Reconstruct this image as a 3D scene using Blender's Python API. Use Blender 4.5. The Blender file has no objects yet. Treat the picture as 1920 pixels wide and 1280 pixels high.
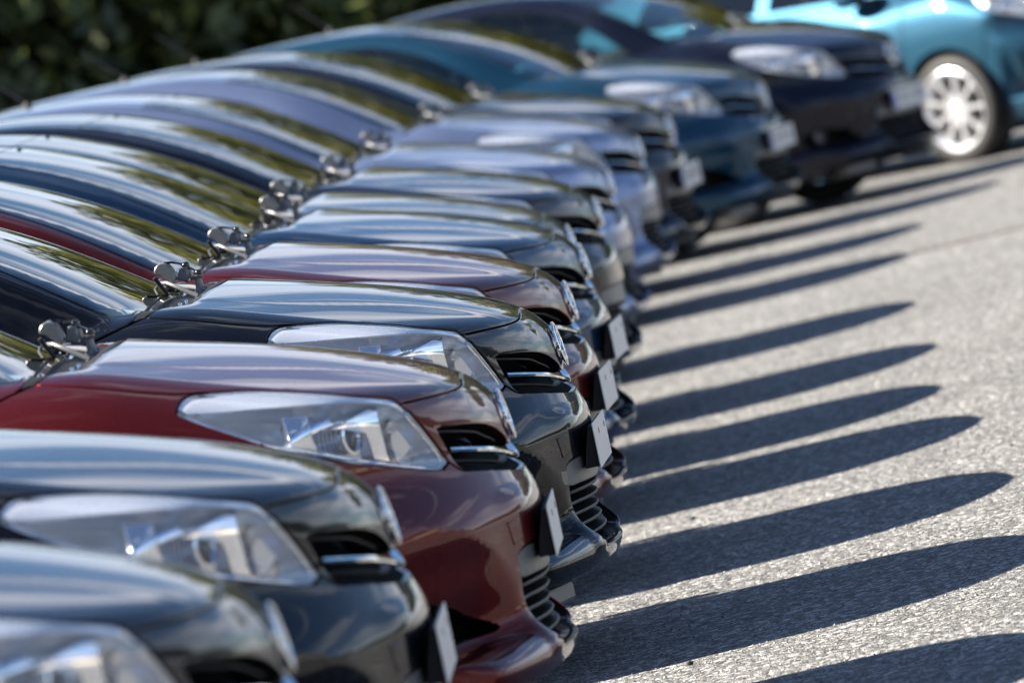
import bpy, bmesh, math, random
import numpy as np
from mathutils import Vector, Matrix
from mathutils.geometry import delaunay_2d_cdt

R = math.radians
scene = bpy.context.scene
COL = scene.collection

# ------------------------------------------------------------------ camera
ROLL, PITCH, CAMH = R(12.0), math.atan(701 / 16000), 1.68
cam_d = bpy.data.cameras.new('camera')
cam_d.sensor_width = 36.0
cam_d.lens = 300.0
cam_d.clip_start, cam_d.clip_end = 1.0, 4000.0
cam_d.dof.use_dof = True
cam_d.dof.focus_distance = 20.2
cam_d.dof.aperture_fstop = 6.4
cam_d.dof.aperture_blades = 0
cam = bpy.data.objects.new('camera', cam_d)
COL.objects.link(cam)
fw = Vector((0, math.cos(PITCH), -math.sin(PITCH)))
up0 = Vector((0, math.sin(PITCH), math.cos(PITCH)))
xr = Vector((1, 0, 0))
rt = xr * math.cos(ROLL) - up0 * math.sin(ROLL)
up = xr * math.sin(ROLL) + up0 * math.cos(ROLL)
cam.matrix_world = Matrix((
    (rt.x, up.x, -fw.x, 0), (rt.y, up.y, -fw.y, 0), (rt.z, up.z, -fw.z, CAMH), (0, 0, 0, 1)))
scene.camera = cam

# ------------------------------------------------------------------ light
SUN_EL, SUN_AZ = R(35.5), R(0.0)        # azimuth of the shadows, from +X towards +Y
sdir = Vector((math.cos(SUN_AZ) * math.cos(SUN_EL), math.sin(SUN_AZ) * math.cos(SUN_EL), -math.sin(SUN_EL)))
sun_d = bpy.data.lights.new('sun', 'SUN')
sun_d.energy = 5.0
sun_d.angle = R(0.53)
sun_d.color = (1.0, 0.915, 0.79)
sun = bpy.data.objects.new('sun', sun_d)
COL.objects.link(sun)
sun.rotation_euler = sdir.to_track_quat('-Z', 'Y').to_euler()
sun.location = (-20, -10, 20)

w = bpy.data.worlds.new('World')
scene.world = w
w.use_nodes = True
nt = w.node_tree
nt.nodes.clear()
wo = nt.nodes.new('ShaderNodeOutputWorld')
bg = nt.nodes.new('ShaderNodeBackground')
bg.inputs['Strength'].default_value = 0.046
sky = nt.nodes.new('ShaderNodeTexSky')
sky.sky_type = 'NISHITA'
sky.sun_disc = False
sky.sun_elevation = SUN_EL
tos = -sdir
sky.sun_rotation = math.atan2(tos.x, tos.y)
sky.air_density, sky.dust_density, sky.ozone_density = 1.0, 0.15, 6.0
tc = nt.nodes.new('ShaderNodeTexCoord')
mp = nt.nodes.new('ShaderNodeMapping')
mp.inputs['Scale'].default_value = (1.5, 1.5, 6.0)
mp.inputs['Location'].default_value = (2.37, 6.1, 0.2)
nz = nt.nodes.new('ShaderNodeTexNoise')
nz.inputs['Scale'].default_value = 1.7
nz.inputs['Detail'].default_value = 7.0
nz.inputs['Roughness'].default_value = 0.58
nz.inputs['Distortion'].default_value = 0.4
cr = nt.nodes.new('ShaderNodeValToRGB')
cr.color_ramp.elements[0].position = 0.47
cr.color_ramp.elements[1].position = 0.66
mx = nt.nodes.new('ShaderNodeMix')
mx.data_type = 'RGBA'
mx.inputs[7].default_value = (10.5, 10.8, 11.8, 1)
L = nt.links
L.new(tc.outputs['Generated'], mp.inputs['Vector'])
L.new(mp.outputs['Vector'], nz.inputs['Vector'])
sx = nt.nodes.new('ShaderNodeSeparateXYZ')
L.new(tc.outputs['Generated'], sx.inputs[0])
low = nt.nodes.new('ShaderNodeMapRange')        # cloud banks crowd together towards the horizon
low.inputs[1].default_value, low.inputs[2].default_value = 0.08, 0.50
low.inputs[3].default_value, low.inputs[4].default_value = 0.075, -0.07
L.new(sx.outputs['Z'], low.inputs[0])
ad = nt.nodes.new('ShaderNodeMath')
L.new(nz.outputs['Fac'], ad.inputs[0])
L.new(low.outputs[0], ad.inputs[1])
L.new(ad.outputs[0], cr.inputs['Fac'])
cm = nt.nodes.new('ShaderNodeMath')
cm.operation = 'MULTIPLY'
cm.inputs[1].default_value = 0.9
L.new(cr.outputs['Color'], cm.inputs[0])
L.new(cm.outputs[0], mx.inputs[0])
L.new(sky.outputs['Color'], mx.inputs[6])
L.new(mx.outputs[2], bg.inputs['Color'])
L.new(bg.outputs['Background'], wo.inputs['Surface'])

vs = scene.view_settings
vs.view_transform = 'Standard'
vs.look = 'None'
vs.exposure = 1.88
vs.gamma = 1.0
vs.use_curve_mapping = False

# ------------------------------------------------------------------ materials
def new_mat(name):
    m = bpy.data.materials.new(name)
    m.use_nodes = True
    n = m.node_tree
    b = n.nodes['Principled BSDF']
    return m, n, b

def simple(name, col, rough=0.5, metal=0.0, coat=0.0, spec=0.5, noise=0.0, nscale=40.0, bump=0.0):
    m, n, b = new_mat(name)
    b.inputs['Base Color'].default_value = (*col, 1)
    b.inputs['Roughness'].default_value = rough
    b.inputs['Metallic'].default_value = metal
    b.inputs['Coat Weight'].default_value = coat
    b.inputs['Coat Roughness'].default_value = 0.03
    b.inputs['Specular IOR Level'].default_value = spec
    if noise or bump:
        t = n.nodes.new('ShaderNodeTexCoord')
        z = n.nodes.new('ShaderNodeTexNoise')
        z.inputs['Scale'].default_value = nscale
        z.inputs['Detail'].default_value = 4
        n.links.new(t.outputs['Object'], z.inputs['Vector'])
        if noise:
            mr = n.nodes.new('ShaderNodeMapRange')
            mr.inputs[3].default_value = max(0.02, rough - noise)
            mr.inputs[4].default_value = rough + noise
            n.links.new(z.outputs['Fac'], mr.inputs[0])
            n.links.new(mr.outputs[0], b.inputs['Roughness'])
        if bump:
            bp = n.nodes.new('ShaderNodeBump')
            bp.inputs['Strength'].default_value = bump
            bp.inputs['Distance'].default_value = 0.002
            n.links.new(z.outputs['Fac'], bp.inputs['Height'])
            n.links.new(bp.outputs['Normal'], b.inputs['Normal'])
    return m

def paint(name, col, flake=0.5, dust=0.007):
    """metallic base under a clear coat, with a thin film of road dust"""
    m, n, b = new_mat(name)
    t = n.nodes.new('ShaderNodeTexCoord')
    v = n.nodes.new('ShaderNodeTexVoronoi')
    v.inputs['Scale'].default_value = 900.0
    n.links.new(t.outputs['Object'], v.inputs['Vector'])
    mr = n.nodes.new('ShaderNodeMapRange')
    mr.inputs[3].default_value, mr.inputs[4].default_value = 0.65, 1.35
    sp = n.nodes.new('ShaderNodeSeparateColor')
    n.links.new(v.outputs['Color'], sp.inputs[0])
    n.links.new(sp.outputs[0], mr.inputs[0])
    mul = n.nodes.new('ShaderNodeMix')
    mul.data_type = 'RGBA'
    mul.blend_type = 'MULTIPLY'
    mul.inputs[0].default_value = 1.0
    mul.inputs[6].default_value = (*col, 1)
    n.links.new(mr.outputs[0], mul.inputs[7])
    # dust
    z = n.nodes.new('ShaderNodeTexNoise')
    z.inputs['Scale'].default_value = 5.0
    z.inputs['Detail'].default_value = 6.0
    n.links.new(t.outputs['Object'], z.inputs['Vector'])
    dm = n.nodes.new('ShaderNodeMath')
    dm.operation = 'MULTIPLY'
    dm.inputs[1].default_value = dust
    n.links.new(z.outputs['Fac'], dm.inputs[0])
    dx = n.nodes.new('ShaderNodeMix')
    dx.data_type = 'RGBA'
    n.links.new(dm.outputs[0], dx.inputs[0])
    n.links.new(mul.outputs[2], dx.inputs[6])
    dx.inputs[7].default_value = (0.35, 0.33, 0.30, 1)
    n.links.new(dx.outputs[2], b.inputs['Base Color'])
    b.inputs['Metallic'].default_value = flake
    b.inputs['Roughness'].default_value = 0.38
    b.inputs['Coat Weight'].default_value = 1.0
    cz = n.nodes.new('ShaderNodeMapRange')
    cz.inputs[3].default_value, cz.inputs[4].default_value = 0.004, 0.022
    b.inputs['Specular IOR Level'].default_value = 0.02
    n.links.new(z.outputs['Fac'], cz.inputs[0])
    n.links.new(cz.outputs[0], b.inputs['Coat Roughness'])
    b.inputs['Coat IOR'].default_value = 1.36
    return m

def glass(name, tint, ior=1.52, rough=0.0, blue=0.0):
    m = bpy.data.materials.new(name)
    m.use_nodes = True
    n = m.node_tree
    n.nodes.clear()
    o = n.nodes.new('ShaderNodeOutputMaterial')
    tr = n.nodes.new('ShaderNodeBsdfTransparent')
    tr.inputs['Color'].default_value = (*tint, 1)
    g = n.nodes.new('ShaderNodeBsdfGlossy')
    g.inputs['Roughness'].default_value = rough
    g.inputs['Color'].default_value = (1, 1, 1, 1)
    fr = n.nodes.new('ShaderNodeFresnel')
    ge = n.nodes.new('ShaderNodeNewGeometry')        # a thin pane: the same reflection from either side
    io = n.nodes.new('ShaderNodeMapRange')
    io.inputs[3].default_value, io.inputs[4].default_value = ior, 1.0 / ior
    n.links.new(ge.outputs['Backfacing'], io.inputs[0])
    n.links.new(io.outputs[0], fr.inputs['IOR'])
    mxs = n.nodes.new('ShaderNodeMixShader')
    n.links.new(fr.outputs[0], mxs.inputs[0])
    n.links.new(tr.outputs[0], mxs.inputs[1])
    n.links.new(g.outputs[0], mxs.inputs[2])
    n.links.new(mxs.outputs[0], o.inputs['Surface'])
    return m

M = {}
M['black'] = paint('paint_black', (0.0032, 0.0038, 0.0065), 0.3)
M['blueblack'] = paint('paint_blue_black', (0.0045, 0.006, 0.014), 0.4)
M['red'] = paint('paint_dark_red', (0.088, 0.0065, 0.006), 0.6)
M['petrol'] = paint('paint_petrol_blue', (0.008, 0.026, 0.062), 0.5)
M['graphite'] = paint('paint_graphite', (0.055, 0.060, 0.068), 0.6)
M['navy'] = paint('paint_navy', (0.004, 0.006, 0.016), 0.4)
M['silver'] = paint('paint_silver_blue', (0.17, 0.215, 0.345), 0.7)
M['teal'] = paint('paint_teal', (0.008, 0.042, 0.082), 0.5)
M['turq'] = paint('paint_turquoise', (0.022, 0.074, 0.122), 0.35)
M['chrome'] = simple('chrome', (0.80, 0.81, 0.83), 0.07, 1.0, noise=0.03, nscale=30)
M['lampchrome'] = simple('lamp_chrome', (0.78, 0.80, 0.84), 0.10, 0.95, noise=0.04, nscale=25)
M['lampgrey'] = simple('lamp_grey', (0.86, 0.88, 0.92), 0.24, 0.45, noise=0.08, nscale=20)
M['lampsatin'] = simple('lamp_satin', (0.88, 0.90, 0.94), 0.28, 0.6, noise=0.05, nscale=20)
M['lampdark'] = simple('lamp_dark', (0.10, 0.11, 0.13), 0.25, 0.3, noise=0.05)
M['plastic'] = simple('black_plastic', (0.012, 0.012, 0.013), 0.45, noise=0.12, bump=0.15, nscale=160)
M['greyplastic'] = simple('grey_plastic', (0.13, 0.13, 0.128), 0.42, noise=0.08, bump=0.12, nscale=220)  # grey plastic, lightened for the sunlit ground the plate mount reflects
M['trim'] = simple('cowl_plastic', (0.012, 0.012, 0.013), 0.62, spec=0.25, noise=0.1, bump=0.1, nscale=180)
M['cavity'] = simple('cavity_black', (0.006, 0.006, 0.006), 0.8, spec=0.1)
M['gloss'] = simple('gloss_black', (0.008, 0.008, 0.009), 0.12, coat=0.6)
M['rubber'] = simple('rubber', (0.016, 0.016, 0.017), 0.65, noise=0.15, bump=0.2, nscale=90)
M['cabin'] = simple('cabin_trim', (0.022, 0.022, 0.025), 0.8, noise=0.1)
M['alloy'] = simple('alloy', (0.80, 0.81, 0.84), 0.30, 0.7, noise=0.08)
M['wiper'] = simple('wiper_arm_grey', (0.20, 0.205, 0.215), 0.30, 0.35, noise=0.12, nscale=60)
M['plate'] = simple('plate_white', (0.64, 0.64, 0.63), 0.38, 0.0, noise=0.12, nscale=18, bump=0.1)
M['plateblue'] = simple('plate_blue', (0.015, 0.05, 0.36), 0.4)
M['platetext'] = simple('plate_print', (0.02, 0.02, 0.025), 0.5)
M['under'] = simple('underbody', (0.010, 0.010, 0.011), 0.85)
M['glass'] = glass('window_glass', (0.60, 0.72, 0.70))
M['lens'] = glass('lamp_lens', (0.97, 0.98, 0.99), 1.5)
M['bulb'] = glass('projector_glass', (0.80, 0.88, 1.0), 1.6)
M['redlamp'] = simple('tail_lamp_red', (0.35, 0.012, 0.012), 0.15, coat=0.8)

# ------------------------------------------------------------------ car surface maths (x forward from the badge, y left, z up)
class Sp:
    """natural cubic spline, linear beyond its ends"""
    def __init__(s, pts):
        pts = sorted(pts)
        x = np.array([p[0] for p in pts], float)
        y = np.array([p[1] for p in pts], float)
        n = len(x)
        h = np.diff(x)
        A = np.zeros((n, n)); r = np.zeros(n)
        A[0, 0] = A[-1, -1] = 1
        for i in range(1, n - 1):
            A[i, i - 1] = h[i - 1]; A[i, i] = 2 * (h[i - 1] + h[i]); A[i, i + 1] = h[i]
            r[i] = 6 * ((y[i + 1] - y[i]) / h[i] - (y[i] - y[i - 1]) / h[i - 1])
        s.x, s.y, s.h, s.m = x, y, h, np.linalg.solve(A, r)
        s.d0 = (y[1] - y[0]) / h[0] - h[0] * (2 * s.m[0] + s.m[1]) / 6
        s.d1 = (y[-1] - y[-2]) / h[-1] + h[-1] * (s.m[-2] + 2 * s.m[-1]) / 6
    def __call__(s, t):
        t = np.asarray(t, float)
        tc_ = np.clip(t, s.x[0], s.x[-1])
        i = np.clip(np.searchsorted(s.x, tc_) - 1, 0, len(s.h) - 1)
        a = (s.x[i + 1] - tc_); b = (tc_ - s.x[i]); h = s.h[i]
        v = (s.m[i] * a ** 3 + s.m[i + 1] * b ** 3) / (6 * h) + (s.y[i] / h - s.m[i] * h / 6) * a + (s.y[i + 1] / h - s.m[i + 1] * h / 6) * b
        return v + np.where(t < s.x[0], (t - s.x[0]) * s.d0, 0) + np.where(t > s.x[-1], (t - s.x[-1]) * s.d1, 0)

def smax(a, b, k): return 0.5 * (a + b + np.sqrt((a - b) ** 2 + k * k))
def smin(a, b, k): return 0.5 * (a + b - np.sqrt((a - b) ** 2 + k * k))
def sst(a, b, x):
    t = np.clip((x - a) / (b - a), 0, 1)
    return t * t * t * (t * (6 * t - 15) + 10)

H0 = Sp([(0.10, .700), (.02, .785), (-.067, .858), (-.16, .902), (-.28, .944), (-.40, .980), (-.53, 1.014), (-.66, 1.045), (-.80, 1.075),
         (-.95, 1.085), (-1.2, 1.075), (-2.0, 1.06), (-3.0, 1.08), (-3.8, 1.10), (-4.05, 1.04), (-4.2, .93)])
PF = Sp([(.10, -.06), (.19, .0), (.222, .034), (.245, .055), (.27, .066), (.292, .067), (.318, .058), (.345, .049), (.40, .046), (.46, .046), (.52, .046), (.57, .047), (.61, .040),
         (.65, .024), (.69, .008), (.75, .003), (.80, -.006), (.84, -.024), (.90, -.075), (1.0, -.2)])
AF = Sp([(.15, .22), (.25, .25), (.285, .26), (.312, .32), (.345, .44), (.42, .48), (.50, .49), (.56, .49), (.60, .525), (.65, .58), (.69, .615), (.77, .625), (.85, .54), (1.0, .5)])
WP = Sp([(.1, .74), (-.15, .80), (-.40, .842), (-.8, .872), (-1.4, .88), (-2.8, .88), (-3.5, .862), (-3.95, .80), (-4.2, .72)])
TZ = Sp([(.1, .10), (.2, .06), (.33, .025), (.5, .008), (.65, .0), (.78, .008), (.88, .028), (.97, .062), (1.05, .12), (1.15, .22)])
R0 = Sp([(-.70, .900), (-.90, 1.053), (-1.0, 1.122), (-1.2, 1.250), (-1.4, 1.352), (-1.6, 1.427), (-1.8, 1.474), (-2.05, 1.500), (-2.35, 1.505), (-2.8, 1.482),
         (-3.2, 1.44), (-3.5, 1.39), (-3.68, 1.32), (-3.85, 1.18), (-4.0, 1.02), (-4.15, .86)])
ZC = Sp([(0, .25), (.30, .40), (.36, .445), (.45, .512), (.53, .553), (.61, .586), (.70, .612), (.95, .645)])

def f_low(x, y, z):
    ay = np.abs(y)
    yb = .30 + .20 * sst(-.05, -.85, x)
    H = H0(x) - (.104 - .046 * sst(-.35, -.88, x)) * ((y * y + .004) ** .75 - .0159)
    H = H - .042 * sst(-.75, -.86, x) * (1 - sst(.30, .66, ay)) * (1 - sst(-1.0, -1.3, x))
    H = H - 2.0 * np.maximum(ay - .625, 0) ** 2
    H = H + .0016 / (1 + np.exp((ay - yb) / .009)) * sst(.0, -.22, x) * sst(-.90, -.70, x)
    flat = 1 - .5 * np.exp(-(y / .32) ** 6) * sst(.40, .44, z) * (1 - sst(.585, .63, z))   # level seat for the number plate
    xf = PF(z) - AF(z) * y * y * flat
    # nose plinth
    xf = xf + .012 * np.exp(-(y / .115) ** 4) * sst(.672, .725, z) * (1 - sst(.83, .88, z)) - .006
    # tucked under the crease of the bumper, above the lip
    tuck = sst(.358, .50, ay) * np.maximum(ZC(ay) - z, 0)
    tuck = tuck * .40 * (1 - sst(.336, .306, z)) 
    xf = xf - tuck
    # thin fin that runs down beside the intake to the chin
    xf = xf + sst(.435, .365, ay) * sst(.25, .345, ay) * .010 * sst(.50, .30, z) * sst(.255, .295, z)
    side = ay - (WP(x) - TZ(z))
    side = side + np.where(x > -.46, .34, 0) * np.maximum(ZC(np.minimum(ay, .9)) - z, 0) * (1 - sst(.336, .306, z)) * sst(-.46, -.36, x) * .8
    f = smax(smax(z - H, x - xf, .030), side, .034)
    f = smax(f, -4.155 + .10 * y * y + .05 * np.abs(z - .6) - x, .05)
    return smax(f, .17 - z, .03)

def f_green(x, y, z):
    xs = x + .055 * y * y
    xs = np.where(x > -2.2, xs, x + .055 * y * y * np.clip((x + 3.2) / 1.0, -2, 1))
    r = R0(xs) - .048 * y * y
    wg = (.70 + .09 * sst(-.85, -1.5, x)) - .47 * (z - 1.02) - .16 * np.maximum(z - 1.25, 0) ** 1.5 - .12 * np.maximum(-x - 2.9, 0) ** 1.5
    return smax(smax(z - r, np.abs(y) - wg, .05), .80 - z, .02)

def F(p):
    x, y, z = p[:, 0], p[:, 1], p[:, 2]
    return smin(f_low(x, y, z), f_green(x, y, z), .010)

def grad(p, e=1.5e-3):
    g = np.empty_like(p)
    for i in range(3):
        d = np.zeros(3); d[i] = e
        g[:, i] = F(p + d) - F(p - d)
    return g / np.maximum(np.linalg.norm(g, axis=1, keepdims=True), 1e-9)

OS = np.array([-1.0, 0, .42])
def rays(proj, q):
    q = np.asarray(q, float)
    n = len(q)
    o = np.zeros((n, 3)); d = np.zeros((n, 3))
    if proj == 'top':
        o[:, 0], o[:, 1], o[:, 2] = q[:, 0], q[:, 1], .45
        d[:, 2] = 1
    elif proj == 'side':
        o[:, 0], o[:, 2] = q[:, 0], q[:, 1]
        d[:, 1] = -1
    elif proj == 'front':
        o[:, 0], o[:, 1], o[:, 2] = -.8, q[:, 0], q[:, 1]
        d[:, 0] = 1
    elif proj == 'sph':
        o[:] = OS
        a, e = q[:, 0], q[:, 1]
        d[:, 0], d[:, 1], d[:, 2] = np.cos(a) * np.cos(e), np.sin(a) * np.cos(e), np.sin(e)
    elif proj == 'arc':
        o[:, 0] = q[:, 0]; o[:, 2] = .95
        ph = q[:, 1] / .75
        d[:, 1], d[:, 2] = -np.cos(ph), np.sin(ph)
    elif proj == 'low':
        o[:, 0] = q[:, 0]; o[:, 2] = .55
        ph = q[:, 1] / .85
        d[:, 1], d[:, 2] = -np.cos(ph), np.sin(ph)
    return o, d

def unproj(proj, p):
    p = np.asarray(p, float)
    if proj == 'top': return p[:, :2].copy()
    if proj == 'side': return p[:, [0, 2]].copy()
    if proj == 'front': return p[:, 1:3].copy()
    if proj == 'sph':
        d = p - OS
        return np.stack([np.arctan2(d[:, 1], d[:, 0]), np.arctan2(d[:, 2], np.hypot(d[:, 0], d[:, 1]))], 1)
    if proj == 'arc':
        return np.stack([p[:, 0], np.arctan2(p[:, 2] - .95, -p[:, 1]) * .75], 1)
    if proj == 'low':
        return np.stack([p[:, 0], np.arctan2(p[:, 2] - .55, -p[:, 1]) * .85], 1)

def onto(proj, q, steps=90, tmax=1.45):
    o, d = rays(proj, q)
    n = len(o)
    ts = np.linspace(0.02, tmax, steps)
    lo = np.full(n, .02); hi = np.full(n, tmax); found = np.zeros(n, bool)
    prev = F(o + d * ts[0])
    for i in range(1, steps):
        cur = F(o + d * ts[i])
        hit = (~found) & (prev < 0) & (cur >= 0)
        lo[hit], hi[hit] = ts[i - 1], ts[i]
        found |= hit
        prev = cur
    for _ in range(26):
        mid = (lo + hi) / 2
        v = F(o + d * mid[:, None])
        lo = np.where(v < 0, mid, lo); hi = np.where(v < 0, hi, mid)
    return o + d * ((lo + hi) / 2)[:, None]

def dense(pts, step=.012, smooth=True, closed=False):
    """Catmull-Rom through 2-D or 3-D points, evenly stepped"""
    P = [np.array(p, float) for p in pts]
    out = []
    n = len(P)
    rng = range(n if closed else n - 1)
    for i in rng:
        p1, p2 = P[i], P[(i + 1) % n]
        p0 = P[i - 1] if (i > 0 or closed) else 2 * p1 - p2
        p3 = P[(i + 2) % n] if (i + 2 < n or closed) else 2 * p2 - p1
        k = max(1, int(np.linalg.norm(p2 - p1) / step))
        for j in range(k):
            t = j / k
            if smooth:
                out.append(.5 * (2 * p1 + (p2 - p0) * t + (2 * p0 - 5 * p1 + 4 * p2 - p3) * t * t + (3 * p1 - p0 - 3 * p2 + p3) * t ** 3))
            else:
                out.append(p1 * (1 - t) + p2 * t)
    if not closed: out.append(P[-1])
    return np.array(out)

def curve(proj, pts, smooth=True, step=.012, closed=False):
    return onto(proj, dense(pts, step, smooth, closed))

def join(*cs, closed=True):
    out = []
    for c in cs:
        for p in c:
            if not out or np.linalg.norm(p - out[-1]) > 2e-3:
                out.append(p)
    if closed and np.linalg.norm(out[0] - out[-1]) < 2e-3: out.pop()
    return np.array(out)

def mir(c):
    c = c.copy(); c[:, 1] *= -1
    return c

def sym(half):
    """half loop on y<=0 running from centre line to centre line -> full closed loop"""
    h = half.copy()
    h[0, 1] = h[-1, 1] = 0
    return join(h, mir(h)[::-1])

def inside(pts, poly):
    x, y = pts[:, 0], pts[:, 1]
    r = np.zeros(len(pts), bool)
    n = len(poly)
    for i in range(n):
        x1, y1 = poly[i]; x2, y2 = poly[(i + 1) % n]
        if y1 == y2: continue
        c = ((y1 > y) != (y2 > y)) & (x < (x2 - x1) * (y - y1) / (y2 - y1) + x1)
        r ^= c
    return r

def make_mesh(name, V, Fc, N=None, smooth=True):
    me = bpy.data.meshes.new(name)
    me.from_pydata([tuple(v) for v in V], [], [tuple(f) for f in Fc])
    me.update()
    if smooth: me.polygons.foreach_set('use_smooth', [True] * len(me.polygons))
    if N is not None:
        N = np.nan_to_num(np.asarray(N, np.float32))
        at = me.attributes.new('custom_normal', 'FLOAT_VECTOR', 'POINT')
        at.data.foreach_set('vector', N.ravel())
    return me


def patch(name, loop, proj, res=.022, holes=(), off=0.0, gap=.0022, flange=.018, hole_flange=None, thick=0.0):
    """a panel of the body surface bounded by loops that lie on it, edges rounded and turned in"""
    loops = [loop] + list(holes)
    q = [unproj(proj, l) for l in loops]
    allb = np.concatenate(q)
    lo, hi = q[0].min(0), q[0].max(0)
    gx = np.arange(lo[0] + res * .5, hi[0], res)
    gy = np.arange(lo[1] + res * .5, hi[1], res * .87)
    G = np.array([(x + (res * .5 if j % 2 else 0), y) for j, y in enumerate(gy) for x in gx]) if len(gx) and len(gy) else np.zeros((0, 2))
    if len(G):
        k = inside(G, q[0])
        for h in q[1:]: k &= ~inside(G, h)
        G = G[k]
        keep = np.ones(len(G), bool)
        for i in range(0, len(G), 500):
            dd = ((G[i:i + 500, None, :] - allb[None]) ** 2).sum(2).min(1)
            keep[i:i + 500] = dd > (res * .45) ** 2
        G = G[keep]
    P2 = np.concatenate([allb, G]) if len(G) else allb
    edges = []; s = 0
    for l in q:
        n = len(l)
        edges += [(s + i, s + (i + 1) % n) for i in range(n)]
        s += n
    vo, eo, fo, ov, oe, of = delaunay_2d_cdt([Vector(p) for p in P2], edges, [], 0, 1e-7)
    vo = np.array([tuple(v) for v in vo])
    fo = np.array([f for f in fo if len(f) == 3])
    cen = vo[fo].mean(1)
    k = inside(cen, q[0])
    for h in q[1:]: k &= ~inside(cen, h)
    fo = fo[k]
    used = np.unique(fo)
    remap = -np.ones(len(vo), int); remap[used] = np.arange(len(used))
    vo = vo[used]; fo = remap[fo]
    V = onto(proj, vo)
    # exact positions for boundary vertices
    o2n = {}
    for new, olds in enumerate(ov):
        for o_ in olds: o2n[o_] = remap[new]
    b3 = np.concatenate(loops)
    for i in range(len(b3)):
        j = o2n.get(i, -1)
        if j >= 0: V[j] = b3[i]
    N = grad(V)
    # orient
    a, b, c = V[fo[:, 0]], V[fo[:, 1]], V[fo[:, 2]]
    fn = np.cross(b - a, c - a)
    flip = (fn * N[fo[:, 0]]).sum(1) < 0
    fo[flip] = fo[flip][:, ::-1]
    V = V + N * off
    Vl, Nl, Fl = [V], [N], [tuple(f) for f in fo]
    cnt = len(V)
    s = 0
    for li, l in enumerate(loops):
        n = len(l)
        idx = [o2n.get(s + i, -1) for i in range(n)]
        s += n
        fl = flange if li == 0 or hole_flange is None else hole_flange
        if min(idx) < 0 or len(set(idx)) < 3: continue
        idx = np.array(idx)
        p = V[idx]; nn = N[idx]
        tg = np.roll(p, -1, 0) - np.roll(p, 1, 0)
        tg /= np.maximum(np.linalg.norm(tg, axis=1, keepdims=True), 1e-9)
        outw = np.cross(tg, nn)
        outw /= np.maximum(np.linalg.norm(outw, axis=1, keepdims=True), 1e-9)
        # does 'outw' leave the panel?
        q_ = unproj(proj, p + outw * .004)
        ins = inside(q_, q[0])
        if li: ins = ins & ~inside(q_, q[li])
        if ins.mean() > .5: outw = -outw; rev = True
        else: rev = False
        V[idx] = p - outw * (gap + .003)
        p1 = p - outw * (gap + .0009) - nn * .0009
        p2 = p - outw * gap - nn * .003
        p3 = p - outw * gap - nn * (.003 + fl)
        n1 = nn + outw; n1 /= np.linalg.norm(n1, axis=1, keepdims=True)
        for pp, pn in ((p1, n1), (p2, outw), (p3, outw)):
            Vl.append(pp); Nl.append(pn)
        r0 = idx; r1 = cnt + np.arange(n); r2 = r1 + n; r3 = r2 + n
        for ra, rb in ((r0, r1), (r1, r2), (r2, r3)):
            for i in range(n):
                j = (i + 1) % n
                fc = (ra[i], rb[i], rb[j], ra[j])
                Fl.append(fc[::-1] if rev else fc)
        cnt += 3 * n
    V = np.concatenate(Vl); N = np.concatenate(Nl)
    # make the flange faces agree with their normals
    return make_mesh(name, V, Fl, N)

def flipped(me, name):
    """mirror copy across y"""
    V = np.empty(len(me.vertices) * 3); me.vertices.foreach_get('co', V); V = V.reshape(-1, 3)
    V[:, 1] *= -1
    VN = None
    at = me.attributes.get('custom_normal')
    Fc = [tuple(p.vertices)[::-1] for p in me.polygons]
    if at is not None and at.data_type == 'FLOAT_VECTOR':
        VN = np.empty(len(V) * 3, np.float32); at.data.foreach_get('vector', VN); VN = VN.reshape(-1, 3); VN[:, 1] *= -1
    r = make_mesh(name, V, Fc, VN, smooth=me.polygons[0].use_smooth)
    if VN is None: r.set_sharp_from_angle(angle=R(40))
    return r

# ------------------------------------------------------------------ generic solid shapes
def bm_mesh(bm, name, smooth=False, angle=35):
    bmesh.ops.recalc_face_normals(bm, faces=bm.faces)
    me = bpy.data.meshes.new(name)
    bm.to_mesh(me); bm.free()
    if smooth:
        me.polygons.foreach_set('use_smooth', [True] * len(me.polygons))
        me.set_sharp_from_angle(angle=R(angle))
    return me

def add_box(bm, c, s, rot=None, bev=0.0):
    r = bmesh.ops.create_cube(bm, size=1.0)
    vsx = r['verts']
    m = Matrix.Translation(c) @ (rot if rot is not None else Matrix.Identity(4)) @ Matrix.Diagonal((*s, 1))
    bmesh.ops.transform(bm, matrix=m, verts=vsx)
    if bev:
        es = list({e for v in vsx for e in v.link_edges})
        bmesh.ops.bevel(bm, geom=es, offset=bev, segments=2, affect='EDGES', profile=.5)

def add_tube(bm, pts, rad, seg=8, flat=None, cap=True):
    """tube along points; rad number or list; flat=(sx,sz) squashes the section"""
    pts = [Vector(p) for p in pts]
    n = len(pts)
    rads = rad if isinstance(rad, (list, tuple)) else [rad] * n
    rings = []
    ref = Vector((0, 0, 1))
    for i, p in enumerate(pts):
        t = (pts[min(i + 1, n - 1)] - pts[max(i - 1, 0)]).normalized()
        a = t.cross(ref)
        if a.length < 1e-4: a = t.cross(Vector((1, 0, 0)))
        a.normalize(); b = a.cross(t).normalized()
        fx, fz = flat or (1, 1)
        rings.append([bm.verts.new(p + a * math.cos(2 * math.pi * k / seg) * rads[i] * fx + b * math.sin(2 * math.pi * k / seg) * rads[i] * fz) for k in range(seg)])
    for i in range(n - 1):
        for k in range(seg):
            bm.faces.new((rings[i][k], rings[i][(k + 1) % seg], rings[i + 1][(k + 1) % seg], rings[i + 1][k]))
    if cap:
        bm.faces.new(rings[0][::-1]); bm.faces.new(rings[-1])

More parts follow.
